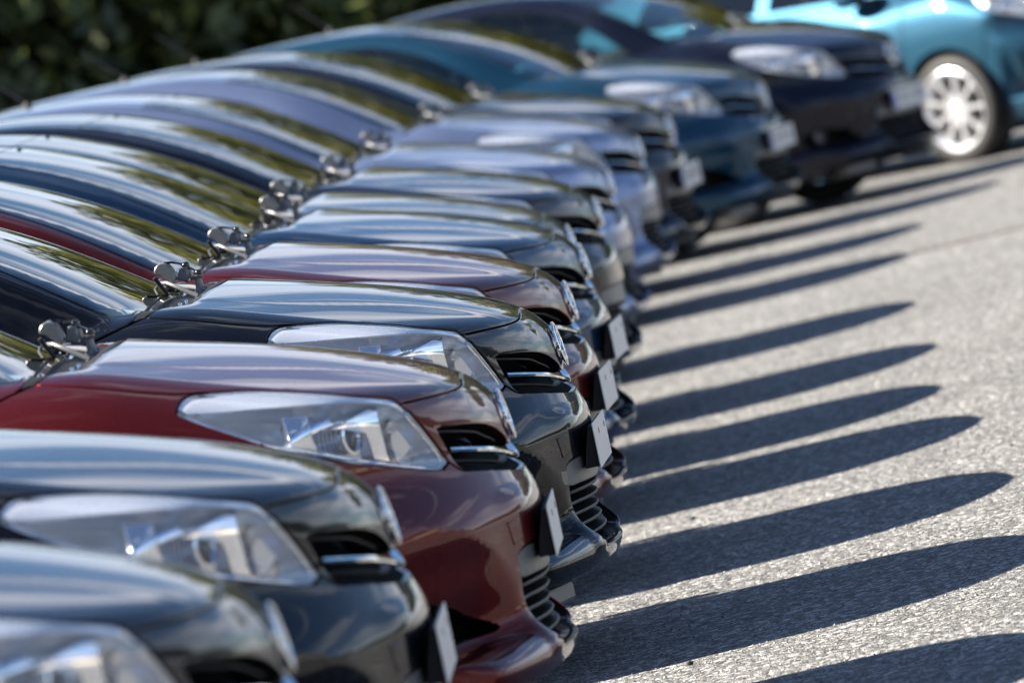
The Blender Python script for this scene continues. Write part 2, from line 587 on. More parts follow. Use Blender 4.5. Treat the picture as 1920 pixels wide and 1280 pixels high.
def add_lathe(bm, prof, seg=32, mat=None, closed=False):
    """profile of (radius, height) turned round local Z"""
    rings = []
    for r, h in prof:
        if r < 1e-6: rings.append([bm.verts.new((0, 0, h))])
        else: rings.append([bm.verts.new((r * math.cos(2 * math.pi * k / seg), r * math.sin(2 * math.pi * k / seg), h)) for k in range(seg)])
    new = [v for r_ in rings for v in r_]
    prs = list(zip(rings, rings[1:]))
    if closed: prs.append((rings[-1], rings[0]))
    for A, B in prs:
        for k in range(seg):
            k2 = (k + 1) % seg
            if len(A) == 1 and len(B) == 1: continue
            if len(A) == 1: bm.faces.new((A[0], B[k], B[k2]))
            elif len(B) == 1: bm.faces.new((A[k], A[k2], B[0]))
            else: bm.faces.new((A[k], A[k2], B[k2], B[k]))
    if mat is not None: bmesh.ops.transform(bm, matrix=mat, verts=new)

def add_prism(bm, outline, depth, mat=None):
    """outline in local xy, extruded along z by depth"""
    a = [bm.verts.new((p[0], p[1], 0)) for p in outline]
    b = [bm.verts.new((p[0], p[1], depth)) for p in outline]
    n = len(a)
    bm.faces.new(a[::-1]); bm.faces.new(b)
    for i in range(n):
        bm.faces.new((a[i], a[(i + 1) % n], b[(i + 1) % n], b[i]))
    if mat is not None: bmesh.ops.transform(bm, matrix=mat, verts=a + b)

def obj(name, me, mat, parent=None, **props):
    o = bpy.data.objects.new(name, me)
    COL.objects.link(o)
    if mat is not None and not me.materials: me.materials.append(mat)
    if mat is not None and me.materials[0] is not mat:
        o.material_slots[0].link = 'OBJECT'
        o.material_slots[0].material = mat
    if parent is not None: o.parent = parent
    for k, v in props.items(): o[k] = v
    return o

def thing(name, loc=(0, 0, 0), rz=0.0, label=None, category=None, group=None):
    o = bpy.data.objects.new(name, None)
    o.empty_display_size = .3
    COL.objects.link(o)
    o.location = loc; o.rotation_euler = (0, 0, rz)
    if label: o['label'] = label
    if category: o['category'] = category
    if group: o['group'] = group
    return o

# ------------------------------------------------------------------ the hatchback: boundary curves (right side, y < 0)
WX, WZ, WR = -.82, .312, .312          # front wheel centre, tyre radius
RX = -3.42
ARCH = .352

hood_rear = curve('top', [(-.748, 0), (-.760, -.2), (-.798, -.42), (-.842, -.58), (-.886, -.685)])
hood_side = curve('top', [(-.886, -.685), (-.80, -.712), (-.70, -.722), (-.61, -.712), (-.545, -.690)])
hl_top = curve('top', [(-.545, -.690), (-.46, -.650), (-.37, -.628), (-.28, -.596), (-.225, -.548), (-.193, -.512)])
hl_corner = curve('side', [tuple(unproj('side', hl_top[-1:])[0]), (-.181, .842), (-.168, .822)])
hl_front = curve('side', [(-.165, .822), (-.140, .768), (-.112, .700)])
hl_tip = curve('top', [(-.611, -.772), (-.602, -.738), (-.580, -.708), (-.545, -.690)])
hl_low = curve('side', [(-.112, .700), (-.126, .690), (-.20, .718), (-.29, .752), (-.39, .802), (-.49, .856), (-.575, .905), tuple(unproj('side', hl_tip[:1])[0])])
hood_front = curve('front', [tuple(unproj('front', hl_corner[1:2])[0]), (-.438, .840), (-.317, .836), (-.223, .836), (-.165, .839), (-.12, .845), (-.06, .851), (0, .853)])
HOOD = sym(join(hood_rear, hood_side, hl_top, hl_corner[:2], hood_front, closed=False))
HL = join(hl_top, hl_corner, hl_front, hl_low, hl_tip)

gr_top = curve('front', [(-.425, .772), (-.31, .762), (-.20, .748), (-.14, .733), (-.095, .711), (-.05, .692), (0, .686)])
gr_side = curve('front', [(-.425, .772), (-.404, .720), (-.388, .676)])
gr_bot = curve('front', [(-.388, .676), (-.25, .656), (-.11, .641), (-.05, .640), (0, .641)])
hlf_c = hl_front[0:1]
strip = curve('side', [(-.112, .700), (-.104, .691)])
# nose panel: hood seam, headlamp front edge, thin strip, grille top
nose_low = curve('front', [tuple(unproj('front', hl_front[-1:])[0]), (-.400, .682), (-.388, .676)])
NOSE = sym(join(hood_front[::-1], hl_corner[1:], hl_front, nose_low, gr_side[::-1], gr_top, closed=False))
# bumper
b_arch = [( WX + ARCH * math.cos(t), WZ + ARCH * math.sin(t)) for t in np.linspace(R(-28), R(38), 14)]
b_seam = curve('side', [(-.45, .834), (-.47, .76), (-.50, .66), b_arch[-1]])
b_archc = curve('side', b_arch[::-1])
b_bot = curve('sph', [tuple(unproj('sph', b_archc[-1:])[0]), (-.75, -.195), (-.45, -.176), (-.2, -.171), (0, -.170)])
hl_low_b = hl_low[:np.argmin(np.abs(hl_low[:, 0] + .45)) + 1]
BUMP = sym(join(gr_bot[::-1], nose_low[::-1], hl_low_b, b_seam, b_archc, b_bot, closed=False))
INT = sym(join(curve('front', [(0, .496), (-.15, .496), (-.305, .492), (-.346, .480)]), curve('front', [(-.346, .480), (-.358, .43), (-.358, .37), (-.352, .320), (-.325, .288), (-.26, .278), (0, .276)]), closed=False))
FOG = curve('front', [(-.435, .350), (-.50, .392), (-.58, .424), (-.66, .438), (-.715, .425), (-.725, .385), (-.70, .352), (-.62, .341), (-.52, .343)], closed=True)
# fender
f_arch = [(WX + ARCH * math.cos(t), WZ + ARCH * math.sin(t)) for t in np.linspace(R(38), R(190), 30)]
f_bot = [f_arch[-1], (-1.168, .20), (-1.10, .195)]
f_seam = curve('side', [(-1.10, .195), (-1.102, .4), (-1.098, .7), (-1.085, .92), (-1.066, 1.0)])
f_top = curve('low', [tuple(unproj('low', f_seam[-1:])[0]), tuple(unproj('low', curve('top', [(-.98, -.735), (-.97, -.735)])[:1])[0]), tuple(unproj('low', hood_side[:1])[0])])
hl_low_f = hl_low[np.argmin(np.abs(hl_low[:, 0] + .45)):]
FEND = join(hood_side, hl_tip[::-1], hl_low_f[::-1], b_seam, curve('side', f_arch), curve('side', f_bot, smooth=False), f_seam, f_top)

def Q(proj, c): return [tuple(v) for v in unproj(proj, c)]

# doors and sides
def belt(x): return 1.0 + .06 * min(1, max(0, (-1.066 - x) / 2.2))
fd_top = curve('side', [(-1.066, 1.0), (-1.4, belt(-1.4)), (-1.8, belt(-1.8)), (-2.17, belt(-2.17))])
fd_rear = curve('side', [(-2.17, belt(-2.17)), (-2.20, .8), (-2.21, .4), (-2.21, .30)])
fd_bot = curve('side', [(-2.21, .30), (-1.10, .30)])
fs_up = f_seam[f_seam[:, 2] >= .30]
FDOOR = join(fd_top, fd_rear, fd_bot, fs_up)
r_arch = [(RX + ARCH * math.cos(t), WZ + ARCH * math.sin(t)) for t in np.linspace(R(-18), R(198), 44)]
iA = 12
rd_top = curve('side', [(-2.17, belt(-2.17)), (-2.6, belt(-2.6)), (-3.10, belt(-3.10))])
rd_rear = curve('side', [(-3.10, belt(-3.10)), (-3.13, .85), tuple(r_arch[iA + 2])])
rd_arch = curve('side', r_arch[:iA + 3][::-1][:-5])
a_end = Q('side', rd_arch[-1:])[0]
rd_bot = curve('side', [a_end, (a_end[0] + .03, .30), (-2.21, .30)], smooth=False)
RDOOR = join(rd_top, rd_rear, rd_arch, rd_bot, fd_rear[::-1])
sill_bot = curve('side', [(-1.10, .195), (-2.2, .195), (-3.06, .195)])
SILL = join(fd_bot[::-1], rd_bot[::-1], curve('side', [a_end, (r_arch[0][0], r_arch[0][1]), (-3.06, .195)], smooth=False), sill_bot[::-1], f_seam[f_seam[:, 2] <= .30])
q_top = curve('side', [(-3.10, belt(-3.1)), (-3.5, belt(-3.4)), (-3.80, 1.06)])
q_rear = curve('side', [(-3.80, 1.06), (-3.93, .95), (-3.98, .7), (-3.98, .45), (-3.93, .22)])
q_bot = curve('side', [(-3.93, .22), (r_arch[-1][0], .215), tuple(r_arch[-1])], smooth=False)
QUART = join(q_top, q_rear, q_bot, curve('side', r_arch[iA + 2:][::-1]), rd_rear[::-1])

# glass house in the arc domain
ws_base = curve('top', [(-.908, 0), (-.909, -.3), (-.911, -.52), (-.918, -.650)])
ws_side = curve('top', [(-.918, -.650), (-1.06, -.628), (-1.25, -.598), (-1.45, -.566), (-1.66, -.530)])
ws_head = curve('top', [(-1.66, -.530), (-1.655, -.45), (-1.635, -.25), (-1.63, 0)])
WS = sym(join(ws_base, ws_side, ws_head, closed=False))
sw_front = curve('arc', Q('arc', curve('side', [(-1.20, 1.045), (-1.36, 1.18), (-1.56, 1.30), (-1.80, 1.385)])))
FWIN = join(sw_front, curve('side', [(-1.80, 1.385), (-2.0, 1.405), (-2.14, 1.408)]), curve('side', [(-2.14, 1.408), (-2.16, 1.06)]), curve('side', [(-2.16, 1.06), (-1.7, 1.05), (-1.20, 1.045)]))
RWIN = join(curve('side', [(-2.26, 1.064), (-2.24, 1.41)]), curve('side', [(-2.24, 1.41), (-2.6, 1.395), (-2.95, 1.345), (-3.20, 1.255)]), curve('side', [(-3.20, 1.255), (-3.26, 1.16), (-3.22, 1.10)]), curve('side', [(-3.22, 1.10), (-2.7, 1.075), (-2.26, 1.064)]))
rw = join(curve('arc', [(-3.62, math.pi / 2 * .75), (-3.60, .95), (-3.58, .78)]), curve('arc', [(-3.58, .78), (-3.66, .62), (-3.78, .40)]), curve('arc', [(-3.78, .40), (-3.86, .70), (-3.88, math.pi / 2 * .75)]), closed=False)
rw[0, 1] = rw[-1, 1] = 0
RGL = sym(rw)
cab_front = curve('top', [(-.894, 0), (-.895, -.3), (-.898, -.52), (-.906, -.66), (-.928, -.705)])
cab_belt = curve('arc', [Q('arc', cab_front[-1:])[0], Q('arc', f_seam[-1:])[0]] + Q('arc', fd_top[5::6]) + Q('arc', rd_top[5::6]) + Q('arc', q_top[4::5]), smooth=False)
cab_rear = curve('arc', [Q('arc', cab_belt[-1:])[0], (-3.90, .25), (-3.93, .6), (-3.94, .9), (-3.94, math.pi / 2 * .75)])
CAB = sym(join(cab_front, cab_belt, cab_rear, closed=False))
COWL = sym(join(hood_rear, curve('top', [(-.886, -.685), (-.93, -.69), (-.95, -.672)]), curve('top', [(-.95, -.672), (-.926, -.64), (-.920, -.52), (-.917, -.3), (-.916, 0)]), closed=False))
# tail
tl = curve('arc', [(-3.0, 0)], smooth=False) if False else None

# ------------------------------------------------------------------ prototype meshes
ME = {}
ME['hood'] = patch('hood', HOOD, 'top', .020)
ME['nose_panel'] = patch('nose_panel', NOSE, 'sph', .014, flange=.022)
ME['front_bumper'] = patch('front_bumper', BUMP, 'sph', .013, holes=[INT, FOG, mir(FOG)], hole_flange=.055)
ME['fender'] = patch('fender', FEND, 'low', .020)
ME['front_door'] = patch('front_door', FDOOR, 'side', .045)
ME['rear_door'] = patch('rear_door', RDOOR, 'side', .045)
ME['sill'] = patch('sill', SILL, 'side', .05)
ME['rear_quarter'] = patch('rear_quarter', QUART, 'side', .04)
ME['cabin_frame'] = patch('cabin_frame', CAB, 'arc', .030, holes=[WS, FWIN, mir(FWIN), RWIN, mir(RWIN), RGL], gap=.001)
ME['windshield'] = patch('windshield', WS, 'arc', .035, off=.0015, gap=.003, flange=.004)
ME['front_window'] = patch('front_window', FWIN, 'arc', .05, off=-.002, gap=.002, flange=.004)
ME['rear_window'] = patch('rear_window', RWIN, 'arc', .05, off=-.002, gap=.002, flange=.004)
ME['tailgate_window'] = patch('tailgate_window', RGL, 'arc', .05, off=.001, gap=.002, flange=.004)
ME['cowl'] = patch('cowl', COWL, 'top', .016, off=-.002, gap=.004, flange=.03)
ME['headlight'] = patch('headlight', HL, 'sph', .013, off=.0, gap=.0035, flange=.006)

def strip_patch(name, pts, off, res=.012, flange=.008, proj='side', smooth=False):
    lp = curve(proj, pts, smooth=smooth, step=.01, closed=True)
    return patch(name, lp, 'sph', res, off=off, gap=.0, flange=flange)

# headlamp interior
def ruled(name, q0, d0, q1, d1, n=40, thick=0.0):
    a = dense(q0, .001); b = dense(q1, .001)
    a = a[np.linspace(0, len(a) - 1, n).astype(int)]; b = b[np.linspace(0, len(b) - 1, n).astype(int)]
    A, B = onto('side', a) if np.shape(q0)[1] == 2 else a, onto('side', b)
    A = A - grad(A) * d0; B = B - grad(B) * d1
    bm = bmesh.new()
    va = [bm.verts.new(p) for p in A]; vm = [bm.verts.new(.45 * p + .55 * q + np.array([0, -.003, .003])) for p, q in zip(A, B)]; vb = [bm.verts.new(p) for p in B]
    vc = [bm.verts.new(p + np.array([0, .004, -.004])) for p in B]
    for r0, r1 in ((va, vm), (vm, vb), (vb, vc)):
        for k in range(n - 1): bm.faces.new((r0[k], r0[k + 1], r1[k + 1], r1[k]))
    return bm_mesh(bm, name, True, 50)
ME['upper_bezel'] = ruled('upper_bezel', np.concatenate([hl_tip[1:-1:2], hl_top[::3], hl_corner[1:]]), .007,
                          [(-.590, .927), (-.53, .917), (-.46, .908), (-.35, .892), (-.27, .876), (-.20, .850), (-.175, .828)], .006)
def lamp_rim():
    N = grad(HL); c = HL.mean(0)
    P = HL - N * .007 + (c - HL) / np.linalg.norm(c - HL, axis=1, keepdims=True) * .013
    bm = bmesh.new()
    add_tube(bm, list(P) + [P[0]], .0035, 6, cap=False)
    return bm_mesh(bm, 'lamp_rim', True, 60)
ME['lamp_rim'] = lamp_rim()
ME['lamp_fin'] = strip_patch('lamp_fin', [(-.405, .888), (-.352, .880), (-.340, .79), (-.388, .810)], -.016, flange=.03)
ME['lamp_wedge'] = strip_patch('lamp_wedge', [(-.300, .828), (-.232, .862), (-.212, .862), (-.208, .735), (-.235, .745), (-.240, .80)], -.020, flange=.03)
ME['lamp_facet'] = strip_patch('lamp_facet', [(-.345, .872), (-.300, .866), (-.290, .838), (-.335, .825)], -.030, flange=.02)
ME['reflector'] = strip_patch('reflector', [(-.205, .835), (-.165, .815), (-.122, .712), (-.20, .728)], -.050, flange=.004)

def inset(loop, proj, d):
    return loop

def housing():
    """back of the headlamp: the lens outline carried 75 mm inwards"""
    L_ = HL[::1]
    N = grad(L_)
    c = L_.mean(0)
    n = len(L_)
    ring0 = L_ - N * .005 + (c - L_) * .006
    ring1 = L_ * .96 + c * .04 - N * .05
    ring2 = L_ * .55 + c * .45 - N.mean(0) * .085 + (L_ - c) * .15
    V = np.concatenate([ring0, ring1, ring2, [c - N.mean(0) * .10]])
    Fc = []
    for k in range(2):
        for i in range(n):
            j = (i + 1) % n
            Fc.append((k * n + i, k * n + j, (k + 1) * n + j, (k + 1) * n + i))
    for i in range(n): Fc.append((2 * n + i, 2 * n + (i + 1) % n, 3 * n))
    bm = bmesh.new()
    vv = [bm.verts.new(v) for v in V]
    for f_ in Fc: bm.faces.new([vv[i] for i in f_])
    return bm_mesh(bm, 'lamp_housing', True, 50)
ME['lamp_housing'] = housing()

def surf(proj, q): return onto(proj, np.array([q]))[0]

def projector():
    s = surf('side', (-.268, .795))
    nv = grad(np.array([s]))[0]
    ax = Vector((.86, -.50, .02)).normalized()
    c = Vector(s) - Vector(nv) * .062
    bm = bmesh.new()
    m = Matrix.Translation(c) @ ax.to_track_quat('Z', 'Y').to_matrix().to_4x4()
    prof = [(.0, -.07), (.030, -.07)]
    for k in range(9):
        z0 = -.066 + k * .0105
        prof += [(.035, z0), (.0355, z0 + .006), (.032, z0 + .0068), (.032, z0 + .0100)]
    prof += [(.036, .032), (.037, .038), (.031, .040)]
    add_lathe(bm, prof, 28, m)
    a = bm_mesh(bm, 'projector', True, 30)
    bm = bmesh.new()
    add_lathe(bm, [(.031, .038), (.028, .048), (.020, .055), (.010, .059), (0, .060)], 24, m)
    return a, bm_mesh(bm, 'projector_lens', True, 60)
ME['projector'], ME['projector_lens'] = projector()

def bowl():
    s = surf('side', (-.165, .765))
    nv = grad(np.array([s]))[0]
    ax = Vector((.93, -.36, .0)).normalized()
    c = Vector(s) - Vector(nv) * .075
    bm = bmesh.new()
    m = Matrix.Translation(c) @ ax.to_track_quat('Z', 'Y').to_matrix().to_4x4()
    add_lathe(bm, [(.010, -.030), (.030, -.018), (.045, .006), (.052, .035), (.055, .037), (.056, .030)], 28, m)
    add_lathe(bm, [(0, .012), (.006, .010), (.007, -.02), (.004, -.03)], 12, m)
    return bm_mesh(bm, 'reflector_bowl', True, 40)
ME['reflector_bowl'] = bowl()

# upper grille: cavity, slats, chrome bar
def tray(loop, depth, name, shrink=.0, back=True):
    N = grad(loop)
    N[:, 2] *= .2
    N /= np.linalg.norm(N, axis=1, keepdims=True)
    c = loop.mean(0)
    n = len(loop)
    a = loop - N * .010
    b = loop - N * depth
    # close with a strip fan mirrored across y
    bm = bmesh.new()
    A = [bm.verts.new(v) for v in a]; B = [bm.verts.new(v) for v in b]
    for i in range(n):
        j = (i + 1) % n
        bm.faces.new((A[i], A[j], B[j], B[i]))
    if back:
        half = n // 2
        for i in range(half - 1 + (n % 2)):
            i2, j, j2 = i + 1, n - 1 - i, n - 2 - i
            q = [B[i], B[i2], B[j2], B[j]]
            q = list(dict.fromkeys(q))
            if len(q) >= 3:
                try: bm.faces.new(q)
                except ValueError: pass
    return bm_mesh(bm, name, True, 30)

GRL = sym(join(gr_top[::-1], gr_side, gr_bot, closed=False))
ME['grille_cavity'] = tray(GRL, .075, 'grille_cavity')
def slat(zf, off, thick, dep, y0, name, proj='front', n=40):
    ys = np.linspace(-y0, y0, n)
    q = np.stack([ys, [zf(abs(y)) for y in ys]], 1)
    P = onto('front', q)
    bm = bmesh.new()
    rows = []
    for p in P:
        nx = grad(np.array([p]))[0]; nx[2] = 0; nx /= np.linalg.norm(nx)
        f0 = p + nx * off; f1 = p + nx * (off - dep)
        rows.append([bm.verts.new(f0 + np.array([0, 0, -thick / 2])), bm.verts.new(f0 + nx * thick * .3), bm.verts.new(f0 + np.array([0, 0, thick / 2])),
                     bm.verts.new(f1 + np.array([0, 0, thick * .4])), bm.verts.new(f1 + np.array([0, 0, -thick * .4]))])
    for a, b in zip(rows, rows[1:]):
        for k in range(5):
            bm.faces.new((a[k], a[(k + 1) % 5], b[(k + 1) % 5], b[k]))
    bm.faces.new(rows[0]); bm.faces.new(rows[-1][::-1])
    return bm_mesh(bm, name, True, 40)
barz = Sp([(0, .662), (.06, .671), (.15, .687), (.28, .706), (.42, .726)])
ME['chrome_bar'] = slat(lambda y: float(barz(y)), .003, .0095, .014, .402, 'chrome_bar')
ME['grille_slat'] = slat(lambda y: float(barz(y)) + .022 + .022 * min(1, y / .2), -.026, .0045, .016, .395, 'grille_slat')
ME['grille_slat_low'] = slat(lambda y: float(barz(y)) - .021 * min(1, y / .12), -.022, .0045, .016, .385, 'grille_slat_low')
# lower intake
ME['intake_cavity'] = tray(INT, .11, 'intake_cavity')
INS = [slat(lambda y, z=z: z, -.014 - .004 * k, .007, .05, .345 - .005 * k, 'intake_slat') for k, z in enumerate((.415, .388, .361, .334, .307))]
ME['plate_mount'] = patch('plate_mount', sym(join(curve('front', [(0, .494), (-.15, .494), (-.30, .490), (-.340, .478)]), curve('front', [(-.340, .478), (-.350, .434), (-.33, .428), (-.15, .426), (0, .426)]), closed=False)), 'sph', .02, off=-.008, gap=.001, flange=.05)
ME['tow_eye_cover'] = patch('tow_eye_cover', curve('front', [(-.372, .552), (-.318, .552), (-.314, .508), (-.358, .500)], smooth=False, closed=True), 'sph', .012, off=.0022, gap=.0012, flange=.004)
ME['fog_recess'] = tray(FOG, .085, 'fog_recess', back=False)
def fog_back():
    N = grad(FOG).mean(0)
    bm = bmesh.new()
    vsx = [bm.verts.new(p - (grad(np.array([p]))[0] * np.array([1, 1, .2])) * .080) for p in FOG]
    bm.faces.new(vsx)
    return bm_mesh(bm, 'fog_back')
ME['fog_back'] = fog_back()
def fog():
    s = surf('front', (-.625, .388))
    nv = grad(np.array([s]))[0]
    c = Vector(s) - Vector(nv) * .05
    ax = Vector((.93, -.36, 0)).normalized()
    m = Matrix.Translation(c) @ ax.to_track_quat('Z', 'Y').to_matrix().to_4x4()
    bm = bmesh.new()
    add_lathe(bm, [(0, -.03), (.036, -.03), (.042, .0), (.044, .012), (.040, .013), (.038, .006), (.036, .004), (.02, .009), (0, .011)], 26, m)
    return bm_mesh(bm, 'fog_light', True, 35)
ME['fog_light'] = fog()
def deflector():
    bm = bmesh.new()
    add_box(bm, (-.16, -.52, .195), (.16, .26, .05), Matrix.Rotation(R(-14), 4, 'Z'), .012)
    return bm_mesh(bm, 'deflector')
ME['deflector'] = deflector()

# badge: chrome ring round two crossing ovals, standing on the sloping plinth
def badge():
    c0 = surf('front', (0, .752))
    nv = grad(np.array([c0]))[0]
    z = Vector((nv[0], 0, nv[2])).normalized()
    y_ = Vector((0, 1, 0)); x_ = y_.cross(z)
    m = Matrix(((y_.x, x_.x, z.x, c0[0]), (y_.y, x_.y, z.y, c0[1]), (y_.z, x_.z, z.z, c0[2]), (0, 0, 0, 1)))
    bm = bmesh.new()
    def oval(cx, cy, rx, ry, w_, h):
        n = 36
        rr = []
        for k in range(n):
            t = 2 * math.pi * k / n
            ct, s_ = math.cos(t), math.sin(t)
            for kk, (dr, hz) in enumerate(((0, 0), (0, h), (-w_ * .5, h * 1.3), (-w_, h), (-w_, 0))):
                if kk == 0: rr.append([])
                rr[-1].append(bm.verts.new((cx + (rx + dr) * ct, cy + (ry + dr) * s_, hz)))
        for k in range(n):
            a, b = rr[k], rr[(k + 1) % n]
            for q in range(4): bm.faces.new((a[q], a[q + 1], b[q + 1], b[q]))
        return rr
    new0 = len(bm.verts)
    oval(0, 0, .074, .056, .008, .0045)
    oval(0, .004, .028, .047, .006, .0055)
    oval(0, .018, .060, .025, .006, .005)
    bmesh.ops.transform(bm, matrix=m, verts=bm.verts)
    return bm_mesh(bm, 'badge', True, 40)
ME['badge'] = badge()

# number plate
def plate_parts():
    bm = bmesh.new()
    add_prism(bm, [(.0558, .556), (.0558, .459), (.022, .459), (.030, .500), (.046, .556)], .504, Matrix(((1, 0, 0, 0), (0, 0, 1, -.252), (0, 1, 0, 0), (0, 0, 0, 1))))
    holder = bm_mesh(bm, 'plate_holder')
    bm = bmesh.new()
    n = 24
    hl = [(-.075, .530), (.075, .530)]
    add_box(bm, (.0575, 0, .508), (.003, .520, .108), None, .001)
    pl = bm_mesh(bm, 'number_plate')
    bm = bmesh.new()
    for y_ in (-.068, .176):
        add_lathe(bm, [(0, .0012), (.0065, .0012), (.0075, .0)], 12, Matrix.Translation((.0590, y_, .533)) @ Matrix.Rotation(R(90), 4, 'Y'))
    bolts = bm_mesh(bm, 'plate_hole')
    bm = bmesh.new()
    add_box(bm, (.0596, -.237, .508), (.0012, .040, .100))
    bl = bm_mesh(bm, 'plate_band')
    return holder, pl, bolts, bl
ME['plate_holder'], ME['number_plate'], ME['plate_hole'], ME['plate_band'] = plate_parts()

def text_mesh(s, name, size):
    cu = bpy.data.curves.new(name, 'FONT')
    cu.body = s; cu.size = size; cu.align_x = 'CENTER'; cu.align_y = 'CENTER'; cu.extrude = .0006
    o = bpy.data.objects.new(name, cu); COL.objects.link(o)
    dg = bpy.context.evaluated_depsgraph_get()
    me = bpy.data.meshes.new_from_object(o.evaluated_get(dg))
    bpy.data.objects.remove(o); bpy.data.curves.remove(cu)
    return me

# wipers: arm lying across the foot of the windscreen, blade with bridges and claws, capped pivot
def wiper(kind):
    """seen end-on from beside the car: hinge cover, tapering bracket, capped pivots, arm and blade"""
    def side_prism(bm, outline, y0, y1):
        add_prism(bm, outline, y1 - y0, Matrix(((1, 0, 0, 0), (0, 0, 1, y0), (0, 1, 0, 0), (0, 0, 0, 1))))
    def smooth_outline(pts, k=4): return [tuple(p) for p in dense(pts, .004, True, True)]
    def glass(x_, y_, dz): return Vector(surf('top', (x_, y_))) + Vector((0, 0, dz))
    bm = bmesh.new()
    if kind == 0:
        add_tube(bm, [(-.834, .09, 1.041), (-.870, .10, 1.064), (-.904, .11, 1.087)] + [tuple(glass(-.935 - .01 * k, .2 + .12 * k, .014)) for k in range(4)], [.006, .0055, .005, .0045, .004, .004, .003], 8)
    else:
        add_tube(bm, [(-.822, .16, 1.052), (-.86, .22, 1.062), tuple(glass(-.915, .34, .016)), tuple(glass(-.92, .66, .012))], [.007, .006, .005, .004], 8)
    arm = bm_mesh(bm, 'arm', True, 50)
    bm = bmesh.new()
    if kind == 0: bl = [(-.926, .055, 1.106), (-.915, .06, 1.082), (-.905, .07, 1.058)]
    else: bl = [tuple(glass(-.925, .30 + .07 * k, .008)) for k in range(6)]
    add_tube(bm, bl, .0055, 6)
    blade = bm_mesh(bm, 'blade', True, 40)
    bm = bmesh.new()
    if kind == 0:
        side_prism(bm, smooth_outline([(-.926, 1.117), (-.919, 1.131), (-.906, 1.137), (-.893, 1.131), (-.884, 1.114), (-.879, 1.094), (-.884, 1.083), (-.897, 1.094), (-.913, 1.108)]), .07, .15)
    else:
        side_prism(bm, [(-.880, 1.088), (-.867, 1.116), (-.852, 1.111), (-.852, 1.078)], .12, .165)
    bmesh.ops.bevel(bm, geom=list(bm.edges), offset=.002, segments=1, affect='EDGES')
    br = bm_mesh(bm, 'hinge_cover', True, 40)
    pv = (-.858, .14, 1.113) if kind == 1 else (-.829, .12, 1.050)
    h = .010 if kind == 1 else .040
    bm = bmesh.new()
    b_ = pv[2] - (0 if kind == 0 else .03)
    add_lathe(bm, [(0, -.02), (.017, -.02), (.016, .002), (.010, .008), (.009, h - .010), (.013, h - .004), (.013, h), (.0, h + .001)], 18, Matrix.Translation(pv if kind == 0 else (pv[0], pv[1], pv[2] - .008)))
    post = bm_mesh(bm, 'pivot_post', True, 35)
    bm = bmesh.new()
    top = pv[2] + (h if kind == 0 else .001)
    add_lathe(bm, [(.0095, 0), (.0105, .004), (.009, .010), (.005, .0125), (0, .013)], 16, Matrix.Translation((pv[0] + .004, pv[1], top)))
    cap = bm_mesh(bm, 'pivot_cap', True, 45)
    rod = None
    if kind == 0:
        bm = bmesh.new()
        add_tube(bm, [(-.903, .11, 1.134), (-.885, .12, 1.133), (-.860, .14, 1.122), (-.826, .12, 1.098)], [.004, .003, .003, .003], 6)
        rod = bm_mesh(bm, 'link_rod', True, 50)
    return arm, blade, br, post, cap, rod
WIP = [wiper(0), wiper(1)]
def jets():
    out = []
    for x_, y_ in ((-.846, -.25), (-.833, -.22)):
        bm = bmesh.new()
        p = Vector(surf('top', (x_, y_)))
        add_lathe(bm, [(.0065, -.002), (.006, .006), (.004, .011), (0, .012)], 14, Matrix.Translation(p))
        out.append(bm_mesh(bm, 'washer_jet', True, 50))
    return out
JETS = jets()

# wheels
def wheel_meshes():
    bm = bmesh.new()
    prof = [(.222, -.092), (.242, -.102), (.278, -.105), (.300, -.094), (.3115, -.078), (.312, -.05), (.312, .05), (.3115, .078), (.300, .094), (.278, .105), (.242, .102), (.222, .092)]
    add_lathe(bm, prof, 56)
    tyre = bm_mesh(bm, 'tyre', True, 40)
    bm = bmesh.new()
    add_lathe(bm, [(.205, -.09), (.214, .095), (.222, .104), (.216, .107), (.205, .099), (.194, .082), (.188, .03), (.186, -.08)], 56)
    ns = 9
    for k in range(ns):
        a = 2 * math.pi * k / ns
        for s_ in (-1, 1):
            pass
        out = [(.035, -.021), (.12, -.008), (.195, -.014), (.195, .014), (.12, .008), (.035, .021)]
        m = Matrix.Rotation(a, 4, 'Z') @ Matrix.Translation((0, 0, .066))
        a_ = [bm.verts.new(m @ Vector((p[0], p[1], .018 + .006 * (p[0] > .15)))) for p in out]
        b_ = [bm.verts.new(m @ Vector((p[0], p[1] * 1.25, -.016))) for p in out]
        bm.faces.new(a_); bm.faces.new(b_[::-1])
        for i in range(6): bm.faces.new((a_[i], b_[i], b_[(i + 1) % 6], a_[(i + 1) % 6]))
    add_lathe(bm, [(0, .098), (.022, .096), (.026, .088), (.040, .082), (.044, .05), (.044, .0)], 28)
    bmesh.ops.scale(bm, vec=(1.06, 1.06, 1.0), verts=bm.verts)
    rim = bm_mesh(bm, 'rim', True, 35)
    bm = bmesh.new()
    add_lathe(bm, [(.02, .02), (.13, .02), (.135, .012), (.184, .010), (.184, -.005), (.02, -.005)], 32)  # black and widened so the gaps between the spokes look shaded
    disc = bm_mesh(bm, 'brake_disc', True, 35)
    return tyre, rim, disc
ME['tyre'], ME['rim'], ME['brake_disc'] = wheel_meshes()

def wheel_well(cx):
    bm = bmesh.new()
    ts = np.linspace(R(-30), R(210), 26)
    prev = None
    for t in ts:
        r = ARCH + .012
        a = bm.verts.new((cx + r * math.cos(t), -.845, WZ + r * math.sin(t)))
        b = bm.verts.new((cx + r * math.cos(t), -.50, WZ + r * math.sin(t)))
        if prev: bm.faces.new((prev[0], a, b, prev[1]))
        prev = (a, b)
    return bm_mesh(bm, 'wheel_arch_liner', True, 60)
ME['liner_f'], ME['liner_r'] = wheel_well(WX), wheel_well(RX)

